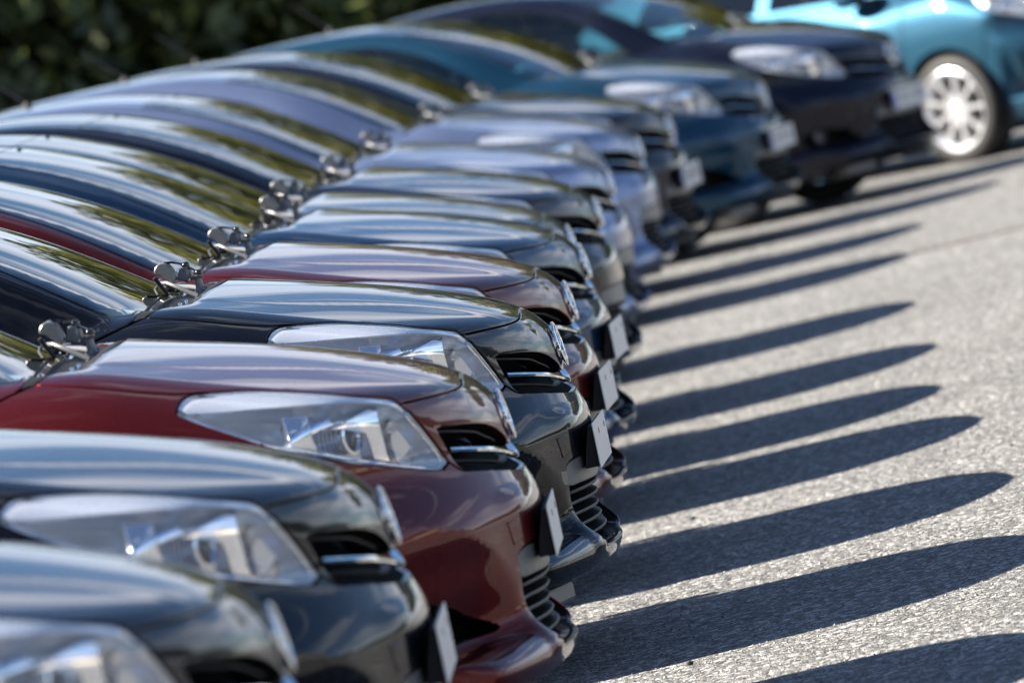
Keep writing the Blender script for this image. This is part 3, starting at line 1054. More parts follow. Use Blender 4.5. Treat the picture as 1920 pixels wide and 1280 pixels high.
def underbody():
    bm = bmesh.new()
    add_box(bm, (-2.1, 0, .23), (3.85, 1.16, .07), None, .02)
    add_box(bm, (-.62, 0, .48), (.55, .95, .52), None, .03)
    add_box(bm, (-.245, 0, .42), (.12, .66, .40), None, .02)
    return bm_mesh(bm, 'underbody')
ME['underbody'] = underbody()
def tailend():
    """rear end: bumper and tailgate skin as one closed sheet across the back"""
    bm = bmesh.new()
    zs = np.linspace(.20, 1.06, 14)
    ys = np.linspace(-.80, .80, 21)
    g = []
    for z_ in zs:
        row = []
        for y_ in ys:
            o_ = np.array([[-3.0, y_ * (1 - .10 * max(0, z_ - .8)), z_]])
            lo_, hi_ = 0.0, 1.4
            for _ in range(24):
                mid = (lo_ + hi_) / 2
                if F(o_ - np.array([[mid, 0, 0]]))[0] < 0: lo_ = mid
                else: hi_ = mid
            row.append(bm.verts.new(o_[0] - np.array([lo_, 0, 0])))
        g.append(row)
    for a, b in zip(g, g[1:]):
        for i in range(len(ys) - 1): bm.faces.new((a[i], a[i + 1], b[i + 1], b[i]))
    return bm_mesh(bm, 'tail_panel', True, 60)
ME['tail_panel'] = tailend()
def tail_lamp():
    bm = bmesh.new()
    add_box(bm, (-3.99, -.64, .90), (.10, .16, .18), Matrix.Rotation(R(28), 4, 'Z'), .02)
    return bm_mesh(bm, 'tail_lamp', True, 40)
ME['tail_lamp'] = tail_lamp()

def mirror():
    bm = bmesh.new()
    c = (-1.42, -.872, 1.062)
    bmesh.ops.create_icosphere(bm, subdivisions=3, radius=1.0)
    for v in bm.verts:
        x, y_, z_ = v.co
        s = (abs(x) ** 2.6 + abs(y_) ** 2.6 + abs(z_) ** 2.6) ** (-1 / 2.6)
        x, y_, z_ = x * s, y_ * s, z_ * s
        if y_ > 0: y_ *= .3
        v.co = (c[0] + x * .105 - .02 * y_, c[1] + y_ * .080 + x * .012, c[2] + z_ * .068 + .010 * x)
    a = bm_mesh(bm, 'mirror_shell', True, 60)
    bm = bmesh.new()
    add_tube(bm, [(-1.29, -.80, 1.01), (-1.31, -.85, 1.02), (-1.35, -.875, 1.035)], [.035, .028, .026], 10, (1.2, .7))
    b = bm_mesh(bm, 'mirror_foot', True, 50)
    bm = bmesh.new()
    add_lathe(bm, [(0, .0), (.05, .0), (.054, -.004)], 24, Matrix.Translation((-1.42, -.858, 1.062)) @ Matrix.Rotation(R(-90), 4, 'X') @ Matrix.Diagonal((1.6, 1.05, 1, 1)))
    g = bm_mesh(bm, 'mirror_glass')
    return a, b, g
ME['mirror_shell'], ME['mirror_foot'], ME['mirror_glass'] = mirror()

def antenna():
    bm = bmesh.new()
    p = Vector(surf('top', (-2.18, 0)))
    add_lathe(bm, [(0, -.01), (.022, -.01), (.019, .008), (.010, .022), (0, .024)], 16, Matrix.Translation(p))
    add_tube(bm, [p + Vector((0, 0, .015)), p + Vector((-.08, 0, .09)), p + Vector((-.17, 0, .175))], [.004, .0035, .003], 8)
    return bm_mesh(bm, 'antenna', True, 40)
ME['antenna'] = antenna()

def handle(x_):
    p = surf('side', (x_, .80))
    bm = bmesh.new()
    add_tube(bm, [(x_ - .10, p[1] + .004, .80), (x_ - .08, p[1] - .028, .802), (x_ + .06, p[1] - .028, .806), (x_ + .09, p[1] + .004, .806)], .011, 8, (.8, 1.5))
    return bm_mesh(bm, 'door_handle', True, 50)
ME['handle_f'], ME['handle_r'] = handle(-2.08), handle(-2.98)

def interior():
    out = []
    bm = bmesh.new()
    add_box(bm, (-1.20, 0, .93), (.50, 1.30, .24), Matrix.Rotation(R(8), 4, 'Y'), .05)
    out.append(('dashboard', bm_mesh(bm, 'dashboard', True, 40)))
    for y_ in (-.36, .36):
        bm = bmesh.new()
        add_box(bm, (-2.02, y_, .92), (.16, .46, .62), Matrix.Rotation(R(-16), 4, 'Y'), .06)
        add_box(bm, (-2.13, y_, 1.30), (.10, .25, .18), Matrix.Rotation(R(-12), 4, 'Y'), .045)
        add_box(bm, (-1.80, y_, .58), (.50, .48, .16), None, .06)
        out.append(('seat', bm_mesh(bm, 'seat', True, 50)))
    bm = bmesh.new()
    add_box(bm, (-3.0, 0, .88), (.16, 1.25, .56), Matrix.Rotation(R(-18), 4, 'Y'), .06)
    out.append(('rear_seat', bm_mesh(bm, 'rear_seat', True, 50)))
    bm = bmesh.new()
    m = Matrix.Translation((-1.56, .36, .98)) @ Matrix.Rotation(R(65), 4, 'Y')
    k = 26
    ring = [m @ Vector((.18 * math.cos(2 * math.pi * i / k), .18 * math.sin(2 * math.pi * i / k), 0)) for i in range(k + 1)]
    add_tube(bm, ring, .014, 8, cap=False)
    add_box(bm, (-1.56, .36, .98), (.03, .30, .05), Matrix.Rotation(R(-20), 4, 'Y'), .01)
    out.append(('steering_wheel', bm_mesh(bm, 'steering_wheel', True, 50)))
    bm = bmesh.new()
    add_box(bm, (-1.58, 0, 1.36), (.025, .22, .06), None, .01)
    add_tube(bm, [(-1.58, 0, 1.38), (-1.60, 0, 1.43)], .01, 6)
    out.append(('rear_view_mirror', bm_mesh(bm, 'rear_view_mirror', True, 50)))
    return out
INTERIOR = interior()

# ------------------------------------------------------------------ prototype car
PAINTED = {'hood', 'nose_panel', 'front_bumper', 'fender', 'front_door', 'rear_door', 'sill', 'rear_quarter', 'cabin_frame', 'tail_panel', 'mirror_shell', 'door_handle'}

def make_car():
    t = thing('parked_car', (0, 0, 0), 0)
    pm = M['black']
    def part(name, key, mat, parent=t, both=False):
        a = obj(name, ME[key], M[mat] if mat else pm, parent)
        if both:
            b = obj(name, flipped(ME[key], name), M[mat] if mat else pm, parent)
            return a, b
        return a
    for k in ('hood', 'nose_panel', 'front_bumper', 'cabin_frame', 'tail_panel'): part(k, k, None)
    for k in ('fender', 'front_door', 'rear_door', 'sill', 'rear_quarter'):
        r = part(k, k, None, both=True)
        if k in ('front_door', 'rear_door'):
            hk = 'handle_f' if k == 'front_door' else 'handle_r'
            obj('door_handle', ME[hk], pm, r[0]); obj('door_handle', flipped(ME[hk], 'door_handle'), pm, r[1])
    part('windshield', 'windshield', 'glass')
    part('front_window', 'front_window', 'glass', both=True)
    part('rear_window', 'rear_window', 'glass', both=True)
    part('tailgate_window', 'tailgate_window', 'glass')
    part('cowl', 'cowl', 'trim')
    hls = part('headlight', 'headlight', 'lens', both=True)
    for sub, mat in (('lamp_housing', 'lampgrey'), ('upper_bezel', 'lampsatin'), ('lamp_rim', 'lampchrome'), ('lamp_fin', 'lampchrome'), ('lamp_wedge', 'lampchrome'), ('lamp_facet', 'lampchrome'),
                     ('projector', 'lampchrome'), ('projector_lens', 'bulb'), ('reflector_bowl', 'lampchrome')):
        obj(sub, ME[sub], M[mat], hls[0]); obj(sub, flipped(ME[sub], sub), M[mat], hls[1])
    gc = part('grille', 'grille_cavity', 'cavity')
    obj('chrome_bar', ME['chrome_bar'], M['chrome'], gc)
    obj('slat', ME['grille_slat'], M['plastic'], gc); obj('slat', ME['grille_slat_low'], M['plastic'], gc)
    ic = part('air_intake', 'intake_cavity', 'cavity')
    for s_ in INS: obj('slat', s_, M['plastic'], ic)
    obj('mount_panel', ME['plate_mount'], M['greyplastic'], ic)
    fr = part('fog_light_recess', 'fog_recess', 'cavity', both=True)
    for a, fl in ((fr[0], 0), (fr[1], 1)):
        for k in ('fog_back', 'fog_light'):
            obj('fog_light' if k == 'fog_light' else 'recess_back', flipped(ME[k], k) if fl else ME[k], M['lampdark'] if k == 'fog_light' else M['cavity'], a)
    part('wheel_deflector', 'deflector', 'greyplastic', both=True)
    part('tow_eye_cover', 'tow_eye_cover', None)
    part('badge', 'badge', 'chrome')
    ph = part('plate_holder', 'plate_holder', 'under')
    obj('number_plate', ME['number_plate'], M['plate'], ph)
    obj('screw_hole', ME['plate_hole'], M['plastic'], ph)
    for arm, blade, bridge, post, cap, rod in WIP:
        wp = obj('wiper', arm, M['wiper'], t)
        obj('blade', blade, M['rubber'], wp); obj('hinge_cover', bridge, M['wiper'], wp)
        obj('pivot_post', post, M['wiper'], wp); obj('pivot_cap', cap, M['gloss'], wp)
        if rod: obj('link_rod', rod, M['gloss'], wp)
    for j in JETS: obj('washer_jet', j, M['chrome'], t)
    for cx, ln in ((WX, 'liner_f'), (RX, 'liner_r')):
        for sy in (-1, 1):
            tm = ME['tyre']
            ty = obj('wheel', tm, M['rubber'], t)
            ty.location = (cx, sy * .765, WZ)
            ty.rotation_euler = (R(90) if sy < 0 else R(-90), 0, 0)
            obj('rim', ME['rim'], M['alloy'], ty); obj('brake_disc', ME['brake_disc'], M['under'], ty)
            obj('wheel_arch_liner', ME[ln] if sy < 0 else flipped(ME[ln], 'liner'), M['under'], t)
    part('antenna', 'antenna', 'rubber')
    part('underbody', 'underbody', 'under')
    part('tail_lamp', 'tail_lamp', 'redlamp', both=True)
    mr_ = part('side_mirror', 'mirror_shell', None, both=True)
    for m_, fl in zip(mr_, (0, 1)):
        obj('mirror_foot', flipped(ME['mirror_foot'], 'f') if fl else ME['mirror_foot'], M['plastic'], m_)
        obj('mirror_glass', flipped(ME['mirror_glass'], 'g') if fl else ME['mirror_glass'], M['chrome'], m_)
    for n_, me in INTERIOR: obj(n_, me, M['cabin'], t)
    return t

proto = make_car()
PAINT_OBJ = {'hood', 'nose_panel', 'front_bumper', 'fender', 'front_door', 'rear_door', 'sill', 'rear_quarter', 'cabin_frame', 'tail_panel', 'side_mirror', 'door_handle', 'tow_eye_cover'}

def copy_tree(o, parent=None):
    c = o.copy(); COL.objects.link(c)
    if parent is not None: c.parent = parent
    for ch in o.children: copy_tree(ch, c)
    return c

def recolour(o, pm):
    base = o.name.split('.')[0]
    if base in PAINT_OBJ and o.type == 'MESH':
        o.material_slots[0].link = 'OBJECT'
        o.material_slots[0].material = pm
    for ch in o.children: recolour(ch, pm)

NOSE_LINE = Sp([(0, -.35), (13, -.3), (18, .05), (24, .28), (30, .42), (34, .6), (40, 1.0), (44, 1.6), (48, 2.6), (60, 5.0)])
def gz(x, y):
    """the lot climbs gently away from the noses of the cars"""
    t = np.asarray(x, float) - (NOSE_LINE(np.clip(y, 0, 60)) + .15)
    soft = .5 * (t + np.sqrt(t * t + .25))
    return .040 * 9 * np.tanh(soft / 9)
# badge ground position, heading, colour, label
def bpos(px, py, zb=.752):
    u, v = px - 960, py - 640
    h = u * math.cos(ROLL) - v * math.sin(ROLL)
    wv = u * math.sin(ROLL) + v * math.cos(ROLL)
    d = (CAMH - zb) * 16000 / (wv + 701)
    return h * d / 16000, d

GROUP = 'hatchbacks parked side by side in the row'
CARS = [
    ((520, 1197), .020, 'blueblack', 'plain', 'blurred blue-black hatchback in the bottom corner, closest of the whole row'),
    ((724, 968), .030, 'black', 'plain', 'blurred black hatchback between the closest blue-black car and the nearer dark red one'),
    ((944, 776), .038, 'red', 'plain', 'dark red hatchback with fog lamp in view, between two black cars'),
    ((1045, 645), .069, 'black', 'plain', 'sharply focused black hatchback with a blank white plate between two dark red cars'),
    ((1066, 563), .080, 'red', 'plain', 'dark red hatchback with a bright blank plate, between the sharp black and petrol blue cars'),
    ((1093, 489), .090, 'petrol', 'plain', 'petrol blue hatchback parked just beyond the farther dark red car'),
    ((1070, 451), .090, 'graphite', 'none', 'graphite grey hatchback set back between the petrol blue car and the navy car'),
    ((1119, 396), .100, 'navy', 'none', 'navy hatchback parked in front of the two pale silver-blue cars'),
    ((1142, 341), .110, 'silver', 'none', 'pale silver-blue hatchback next to the navy car, nearer of the silver pair'),
    ((1197, 276), .125, 'silver', 'none', 'pale silver-blue hatchback next to a dark car with lettered plate, farther of the silver pair'),
    ((1254, 236), .195, 'blueblack', 'plate', 'blue-black hatchback with a lettered plate between the silver pair and the teal car'),
    ((1428, 172), .275, 'teal', 'plate', 'teal hatchback with a lettered plate turned partly towards the open asphalt'),
    ((1670, 100), .415, 'navy', 'plate', 'dark navy hatchback with a lettered plate, last in the row before the turquoise car'),
]
PT = [text_mesh(s, 'plate_print', .088) for s in ('RE 50 187', 'RE 57 143', 'RE 31 470')]
pk = 0
cars = []
for i, ((px, py), th, pm, kind, label) in enumerate(CARS):
    X, D = bpos(px, py)
    c = copy_tree(proto)
    c.location = (X, D, 0)
    c.rotation_euler = (0, 0, -th)
    c['label'] = label; c['category'] = 'car'; c['group'] = GROUP
    recolour(c, M[pm])
    cars.append(c)
    if kind == 'none':
        hold = [o for o in c.children if o.name.startswith('plate_holder')][0]
        for o in list(hold.children): bpy.data.objects.remove(o)
        bpy.data.objects.remove(hold)
    if kind == 'plate':
        hold = [o for o in c.children if o.name.startswith('plate_holder')][0]
        pl = [o for o in hold.children if o.name.startswith('number_plate')][0]
        for o in list(hold.children):
            if o.name.startswith('screw_hole'): bpy.data.objects.remove(o)
        b = obj('plate_band', ME['plate_band'], M['plateblue'], hold)
        tx = obj('plate_print', PT[pk], M['platetext'], hold)
        tx.matrix_local = Matrix(((0, 0, 1, .0592), (1, 0, 0, .02), (0, 1, 0, .508), (0, 0, 0, 1)))
        pk += 1

# turquoise car beyond the row, turned towards the open asphalt (the proto itself)
proto.name = 'parked_car'
th = .78
wc = bpos(1803, 205, .312)
Fv = Vector((math.cos(th), -math.sin(th), 0)); Lv = Vector((math.sin(th), math.cos(th), 0))
base = Vector((wc[0], wc[1], 0)) - Fv * WX - Lv * (-.80)
base.z = float(gz(base.x - 1.2, base.y + 1.0))
proto.location = base
proto.rotation_euler = (0, 0, -th)
proto['label'] = 'bright turquoise car with a bright alloy wheel, turned across the far end of the row'
proto['category'] = 'car'
recolour(proto, M['turq'])

# ------------------------------------------------------------------ asphalt
def asphalt():
    m, n, b = new_mat('asphalt')
    N_ = n.nodes.new; K = n.links.new
    t = N_('ShaderNodeTexCoord')
    v1 = N_('ShaderNodeTexVoronoi'); v1.inputs['Scale'].default_value = 70.0
    v2 = N_('ShaderNodeTexVoronoi'); v2.inputs['Scale'].default_value = 170.0
    n1 = N_('ShaderNodeTexNoise'); n1.inputs['Scale'].default_value = .9; n1.inputs['Detail'].default_value = 7
    n2 = N_('ShaderNodeTexNoise'); n2.inputs['Scale'].default_value = 30.0; n2.inputs['Detail'].default_value = 5
    for x in (v1, v2, n1, n2): K(t.outputs['Object'], x.inputs['Vector'])
    sp = N_('ShaderNodeSeparateColor'); K(v1.outputs['Color'], sp.inputs[0])
    ramp = N_('ShaderNodeValToRGB')
    e = ramp.color_ramp.elements
    e[0].position, e[0].color = 0.0, (.034, .034, .035, 1)
    e[1].position, e[1].color = 1.0, (.52, .515, .505, 1)
    x1 = ramp.color_ramp.elements.new(.25); x1.color = (.124, .123, .121, 1)
    x2 = ramp.color_ramp.elements.new(.75); x2.color = (.180, .177, .172, 1)
    K(sp.outputs[0], ramp.inputs['Fac'])
    mr = N_('ShaderNodeMapRange'); mr.inputs[3].default_value, mr.inputs[4].default_value = .70, 1.28
    K(n1.outputs['Fac'], mr.inputs[0])
    mu = N_('ShaderNodeMix'); mu.data_type = 'RGBA'; mu.blend_type = 'MULTIPLY'; mu.inputs[0].default_value = 1
    K(ramp.outputs['Color'], mu.inputs[6]); K(mr.outputs[0], mu.inputs[7])
    K(mu.outputs[2], b.inputs['Base Color'])
    b.inputs['Roughness'].default_value = .85
    b.inputs['Specular IOR Level'].default_value = .35
    s1 = N_('ShaderNodeMath'); s1.operation = 'MULTIPLY_ADD'
    K(v1.outputs['Distance'], s1.inputs[0]); s1.inputs[1].default_value = -.9; K(n2.outputs['Fac'], s1.inputs[2])
    s2 = N_('ShaderNodeMath'); s2.operation = 'MULTIPLY_ADD'
    K(v2.outputs['Distance'], s2.inputs[0]); s2.inputs[1].default_value = -.5; K(s1.outputs[0], s2.inputs[2])
    bp = N_('ShaderNodeBump'); bp.inputs['Strength'].default_value = 1.0; bp.inputs['Distance'].default_value = .009
    K(s2.outputs[0], bp.inputs['Height']); K(bp.outputs['Normal'], b.inputs['Normal'])
    return m
M['asphalt'] = asphalt()
def ground_mesh():
    xs = np.concatenate([[-900, -300, -100, -40, -20], np.arange(-12, 14, .35), [16, 20, 26, 34, 44, 60, 100, 300, 900]])
    ys = np.concatenate([[-500, -150, -60, -25, -8, 0, 4], np.arange(7, 62, .6), [66, 72, 80, 95, 120, 180, 400, 1300]])
    X, Y = np.meshgrid(xs, ys)
    V = np.stack([X.ravel(), Y.ravel(), gz(X.ravel(), Y.ravel())], 1)
    nx, ny = len(xs), len(ys)
    return make_mesh('ground', V, [(j * nx + i, j * nx + i + 1, (j + 1) * nx + i + 1, (j + 1) * nx + i) for j in range(ny - 1) for i in range(nx - 1)])
obj('ground', ground_mesh(), M['asphalt'], kind='structure')

# chippings on the asphalt: real stones in one mesh
def chips():
    rnd = random.Random(5)
    V, Fc = [], []
    tet = [(1, 0, 0), (0, 1, 0), (-1, 0, 0), (0, -1, 0), (0, 0, 1), (0, 0, -.4)]
    tf = [(0, 1, 4), (1, 2, 4), (2, 3, 4), (3, 0, 4), (1, 0, 5), (2, 1, 5), (3, 2, 5), (0, 3, 5)]
    n = 0
    while n < 26000:
        d = 17.5 + 17 * rnd.random() ** 1.3
        h = rnd.uniform(-60, 1150)
        x = h * d / 16000
        s = rnd.choice((.0016, .002, .0026, .0032, .0042)) * (1.0 if rnd.random() > .01 else 2.2)
        a = rnd.uniform(0, 6.28)
        z0 = float(gz(x, d))
        b0 = len(V)
        for p in tet:
            k = rnd.uniform(.7, 1.25)
            px, py = p[0] * s * k, p[1] * s * k
            V.append((x + px * math.cos(a) - py * math.sin(a), d + px * math.sin(a) + py * math.cos(a), s * .15 + p[2] * s * k * .8 + z0))
        Fc += [tuple(b0 + i for i in f_) for f_ in tf]
        n += 1
    return make_mesh('chippings', V, Fc, smooth=False)
def chipmat():
    m, n, b = new_mat('chipping_stone')
    g = n.nodes.new('ShaderNodeNewGeometry')
    ramp = n.nodes.new('ShaderNodeValToRGB')
    e = ramp.color_ramp.elements
    e[0].color = (.04, .04, .04, 1); e[1].color = (.38, .37, .355, 1)
    n.links.new(g.outputs['Random Per Island'], ramp.inputs['Fac'])
    n.links.new(ramp.outputs['Color'], b.inputs['Base Color'])
    b.inputs['Roughness'].default_value = .6
    return m
obj('loose_chippings', chips(), chipmat(), kind='stuff', label='fine loose stone chippings on the asphalt')

def gpos(px, py):
    z = 0.0
    for _ in range(12): z = float(gz(*bpos(px, py, z)))
    return bpos(px, py, z)
def redline():
    m, n, b = new_mat('worn_red_paint')
    t = n.nodes.new('ShaderNodeTexCoord'); z = n.nodes.new('ShaderNodeTexNoise'); z.inputs['Scale'].default_value = 14; z.inputs['Detail'].default_value = 8
    r = n.nodes.new('ShaderNodeValToRGB')
    r.color_ramp.elements[0].position, r.color_ramp.elements[0].color = .42, (.135, .132, .128, 1)
    r.color_ramp.elements[1].position, r.color_ramp.elements[1].color = .62, (.17, .095, .08, 1)
    n.links.new(t.outputs['Object'], z.inputs['Vector']); n.links.new(z.outputs['Fac'], r.inputs['Fac']); n.links.new(r.outputs['Color'], b.inputs['Base Color'])
    b.inputs['Roughness'].default_value = .85
    a, c = Vector(gpos(1640, 492)), Vector(gpos(1910, 428))
    c = a + (c - a) * 2.2
    d = (c - a).normalized(); nn = Vector((-d.y, d.x)) * .05
    V, Fc = [], []
    for k in range(41):
        p = a + (c - a) * (k / 40)
        for q in (p - nn, p + nn): V.append((q.x, q.y, float(gz(q.x, q.y)) + .005))
        if k: Fc.append((2 * k - 2, 2 * k, 2 * k + 1, 2 * k - 1))
    return obj('painted_line', make_mesh('painted_line', V, Fc), m, kind='structure')
redline()
def pebble(px, py, r, col, label, seed):
    rr = random.Random(seed)
    bm = bmesh.new()
    bmesh.ops.create_icosphere(bm, subdivisions=2, radius=r)
    for v in bm.verts:
        v.co *= rr.uniform(.78, 1.2); v.co.z *= .8
    x, y = gpos(px, py)
    o = obj('pebble', bm_mesh(bm, 'pebble'), simple('stone', col, .8, bump=.4, nscale=300))
    o.location = (x, y, float(gz(x, y)) + r * .55)
    o['label'] = label; o['category'] = 'stone'; o['group'] = 'loose stones on the asphalt'
pebble(1375, 1046, .011, (.32, .31, .30), 'small grey stone at the edge of the black car shadow on the asphalt', 1)
pebble(1648, 724, .008, (.62, .60, .56), 'tiny white stone on the sunlit asphalt between two shadow tips', 2)
pebble(1296, 1248, .008, (.03, .03, .03), 'tiny black stone on the sunlit asphalt near the bottom edge', 3)
pebble(1300, 975, .008, (.05, .05, .05), 'tiny dark stone inside the shadow beside the red car nose', 4)

# ------------------------------------------------------------------ trees and hedge
def leafmat(name, c0, c1, trans=.25):
    m = bpy.data.materials.new(name); m.use_nodes = True
    n = m.node_tree; b = n.nodes['Principled BSDF']
    g = n.nodes.new('ShaderNodeNewGeometry')
    ramp = n.nodes.new('ShaderNodeValToRGB')
    ramp.color_ramp.elements[0].color = (*c0, 1); ramp.color_ramp.elements[1].color = (*c1, 1)
    n.links.new(g.outputs['Random Per Island'], ramp.inputs['Fac'])
    n.links.new(ramp.outputs['Color'], b.inputs['Base Color'])
    b.inputs['Roughness'].default_value = .5
    tr = n.nodes.new('ShaderNodeBsdfTranslucent')
    n.links.new(ramp.outputs['Color'], tr.inputs['Color'])
    mx_ = n.nodes.new('ShaderNodeMixShader'); mx_.inputs[0].default_value = trans
    o = n.nodes['Material Output']
    n.links.new(b.outputs[0], mx_.inputs[1]); n.links.new(tr.outputs[0], mx_.inputs[2])
    n.links.new(mx_.outputs[0], o.inputs['Surface'])
    return m
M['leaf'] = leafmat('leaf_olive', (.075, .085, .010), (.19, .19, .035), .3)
M['leafshade'] = leafmat('leaf_shaded', (.012, .022, .006), (.085, .105, .020), .12)  # leaf colour darkened for a hedge in shade, lightest leaves for sunlit ones
M['bark'] = simple('bark', (.055, .042, .030), .9, noise=.08, bump=.6, nscale=12)

def crown_mesh(seed, rx, ry, rz, n, leaf):
    rnd = np.random.default_rng(seed)
    # clumps spread through the volume
    nc = 46
    cl = rnd.normal(size=(nc, 3)); cl /= np.linalg.norm(cl, axis=1, keepdims=True)
    cl *= (rnd.random((nc, 1)) ** .5) * .85
    cr_ = .18 + .20 * rnd.random(nc)
    k = rnd.integers(0, nc, n)
    dirs = rnd.normal(size=(n, 3)); dirs /= np.linalg.norm(dirs, axis=1, keepdims=True)
    P = cl[k] + dirs * (cr_[k] * (.55 + .5 * rnd.random(n)))[:, None]
    P *= np.array([rx, ry, rz])
    a = rnd.normal(size=(n, 3)); a /= np.linalg.norm(a, axis=1, keepdims=True)
    b = np.cross(a, rnd.normal(size=(n, 3))); b /= np.linalg.norm(b, axis=1, keepdims=True)
    s = leaf * (.6 + .8 * rnd.random(n))[:, None]
    V = np.stack([P - a * s, P + b * s * .5, P + a * s, P - b * s * .5], 1).reshape(-1, 3)
    Fc = np.arange(n * 4).reshape(-1, 4)
    me = bpy.data.meshes.new('crown')
    me.vertices.add(len(V)); me.vertices.foreach_set('co', V.ravel())
    me.loops.add(n * 4); me.loops.foreach_set('vertex_index', Fc.ravel())
    me.polygons.add(n); me.polygons.foreach_set('loop_start', np.arange(n) * 4); me.polygons.foreach_set('loop_total', np.full(n, 4))
    me.update(calc_edges=True)
    return me
def trunk_mesh(seed, h, r):
    rnd = random.Random(seed)
    bm = bmesh.new()
    pts = [Vector((rnd.uniform(-.12, .12) * k, rnd.uniform(-.12, .12) * k, h * k / 5)) for k in range(6)]
    add_tube(bm, pts, [r * (1 - .12 * k) for k in range(6)], 10)
    for k in range(6):
        a = k * 1.05 + rnd.uniform(-.3, .3)
        p = pts[3 + k % 3]
        q = p + Vector((math.cos(a) * h * .35, math.sin(a) * h * .35, h * rnd.uniform(.25, .5)))
        add_tube(bm, [p, (p + q) / 2 + Vector((0, 0, -.1)), q], [r * .45, r * .3, r * .12], 7)
    return bm_mesh(bm, 'trunk', True, 50)
CR = [crown_mesh(1, 3.4, 3.4, 3.6, 15000, .16), crown_mesh(2, 3.0, 3.2, 4.2, 15000, .16), crown_mesh(3, 3.8, 3.6, 3.3, 15000, .16)]
TR = [trunk_mesh(k, 3.2, .22) for k in range(3)]
rnd = random.Random(11)
def tree(x, y, s, k, mat, label, rz, group):
    t = thing('broadleaf_tree', (x, y, float(gz(x, y)) - .05), rz, label, 'tree', group)
    t.scale = (s, s, s)
    obj('trunk', TR[k], M['bark'], t)
    c = obj('crown', CR[k], M[mat], t)
    c.location = (0, 0, 5.2)
    return t
TG = 'broadleaf trees beyond the parked cars'
ORD = ['first', 'second', 'third', 'fourth', 'fifth', 'sixth', 'seventh', 'eighth', 'ninth', 'tenth', 'eleventh', 'twelfth', 'thirteenth']
BELT = [(-27, .9), (-22, .95), (-17, .9), (-12.5, .5), (-8, .5), (-4, .55), (-.6, .75), (2.4, 1.0), (5.6, 1.5), (9.5, 1.8), (15, 1.9), (24, 1.9), (30, 1.8)]
for i, (x, sc_) in enumerate(BELT):
    y = 84 + rnd.uniform(-2, 3) + .12 * abs(x)
    tree(x, y, sc_, i % 3, 'leaf' if i % 4 else 'leafshade', ORD[i] + ' tree from the left in the tree belt beyond the row', rnd.uniform(0, 6), TG)
# tall trees on the left that shade the hedge
for i, (x, y, s_) in enumerate(((-19, 54, 1.5), (-22, 68, 1.7), (-17, 74, 1.6))):
    tree(x, y, s_, i % 3, 'leafshade', ('near', 'middle', 'far')[i] + ' tree of the three dark ones left of the hedge', i * 2.0, 'dark trees shading the hedge')
# unseen trees added behind the camera to darken what the car sides reflect
for i, (x, y, s_) in enumerate(((-9, -16, 1.6), (0, -19, 1.8), (9, -15, 1.5), (17, -12, 1.5))):
    tree(x, y, s_, i % 3, 'leafshade', ORD[i] + ' dark tree from the left, added unseen to darken the car sides', i * 1.7, 'unseen trees added behind the camera')
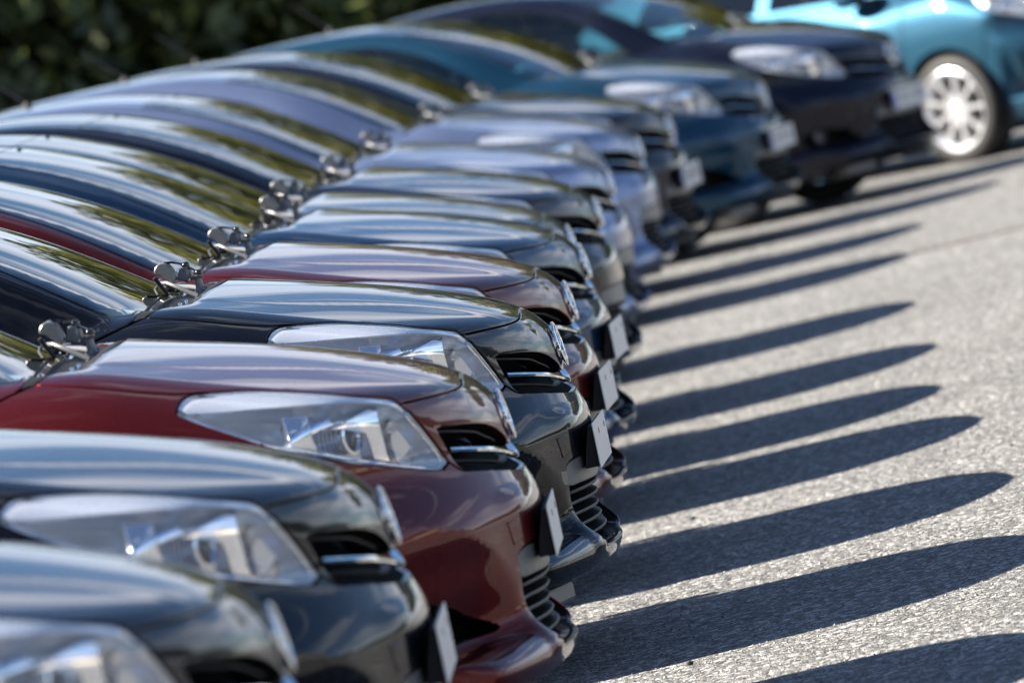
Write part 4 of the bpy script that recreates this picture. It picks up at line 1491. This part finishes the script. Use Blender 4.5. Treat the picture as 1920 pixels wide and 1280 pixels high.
# hedge behind the cars' tails at the far left
def hedge(x0, y0, x1, y1, h, dpt, n, leaf, seed):
    r_ = np.random.default_rng(seed)
    t = r_.random(n); dd = r_.normal(size=n) * dpt * .42; z = h * (r_.random(n) ** .8)
    L_ = math.hypot(x1 - x0, y1 - y0)
    bumpy = .25 * np.sin(t * L_ * 1.7) + .18 * np.sin(t * L_ * 4.3 + 1)
    z = np.clip(z * (1 + .12 * bumpy), .02, None)
    dd = dd * (1.1 - .35 * (z / h) ** 2) + bumpy * .25
    nx, ny = -(y1 - y0) / L_, (x1 - x0) / L_
    P = np.stack([x0 + (x1 - x0) * t + nx * dd, y0 + (y1 - y0) * t + ny * dd, z], 1)
    a = r_.normal(size=(n, 3)); a /= np.linalg.norm(a, axis=1, keepdims=True)
    b = np.cross(a, r_.normal(size=(n, 3))); b /= np.linalg.norm(b, axis=1, keepdims=True)
    s = leaf * (.6 + .8 * r_.random(n))[:, None]
    V = np.stack([P - a * s, P + b * s * .5, P + a * s, P - b * s * .5], 1).reshape(-1, 3)
    me = bpy.data.meshes.new('foliage')
    me.vertices.add(len(V)); me.vertices.foreach_set('co', V.ravel())
    me.loops.add(n * 4); me.loops.foreach_set('vertex_index', np.arange(n * 4))
    me.polygons.add(n); me.polygons.foreach_set('loop_start', np.arange(n) * 4); me.polygons.foreach_set('loop_total', np.full(n, 4))
    me.update(calc_edges=True)
    return me
hd = thing('hedge', (0, 0, 0), 0, 'tall dark green hedge behind the tails of the parked cars', 'hedge')
obj('foliage', hedge(-13, 56, 6.0, 70, 3.1, 2.0, 80000, .115, 4), M['leafshade'], hd)
def stems():
    bm = bmesh.new(); r_ = random.Random(3)
    for k in range(26):
        t = (k + .5) / 26
        x, y = -13 + 19 * t, 56 + 14 * t
        add_tube(bm, [(x, y, 0), (x + r_.uniform(-.1, .1), y, 1.2), (x + r_.uniform(-.2, .2), y, 2.6)], [.05, .035, .015], 6)
    return bm_mesh(bm, 'stems', True)
obj('stems', stems(), M['bark'], hd)

# things the bumpers mirror: trees and a house on the open side
for i, (x, y, sc_) in enumerate(((46, 34, 1.0), (49, 41, 1.3), (45, 49, .9), (50, 58, 1.2), (48, 12, 1.2), (51, 4, 1.0), (47, -5, 1.3), (53, 68, 1.1))):
    t_ = tree(x, y, sc_, i % 3, 'leafshade', ORD[i] + ' tree of the belt across the open asphalt beside the pale house', i * 1.3, 'trees across the open asphalt')
    t_.scale = (sc_ * 1.4, sc_ * 1.4, sc_ * .48)
    t_.children[1].location.z = 3.6
def house():
    t = thing('house', (47, 23, float(gz(47, 23)) - .05), R(8), 'pale house with a dark gabled roof across the open asphalt', 'house')
    bm = bmesh.new(); add_box(bm, (0, 0, 1.6), (8, 11, 3.2)); obj('wall', bm_mesh(bm, 'wall'), simple('render_wall', (.55, .50, .43), .9, bump=.3), t)
    bm = bmesh.new(); add_prism(bm, [(-4.6, 3.2), (4.6, 3.2), (0, 6.2)], 11.8, Matrix.Translation((0, 5.9, 0)) @ Matrix.Rotation(R(90), 4, 'X')); obj('roof', bm_mesh(bm, 'roof'), simple('roof_tile', (.08, .045, .035), .8, bump=.4), t)
    for y in (-3.4, -.2, 3.2):
        bm = bmesh.new(); add_box(bm, (-4.02, y, 1.7), (.06, 1.2, 1.2)); obj('window', bm_mesh(bm, 'window'), M['gloss'], t)
house()
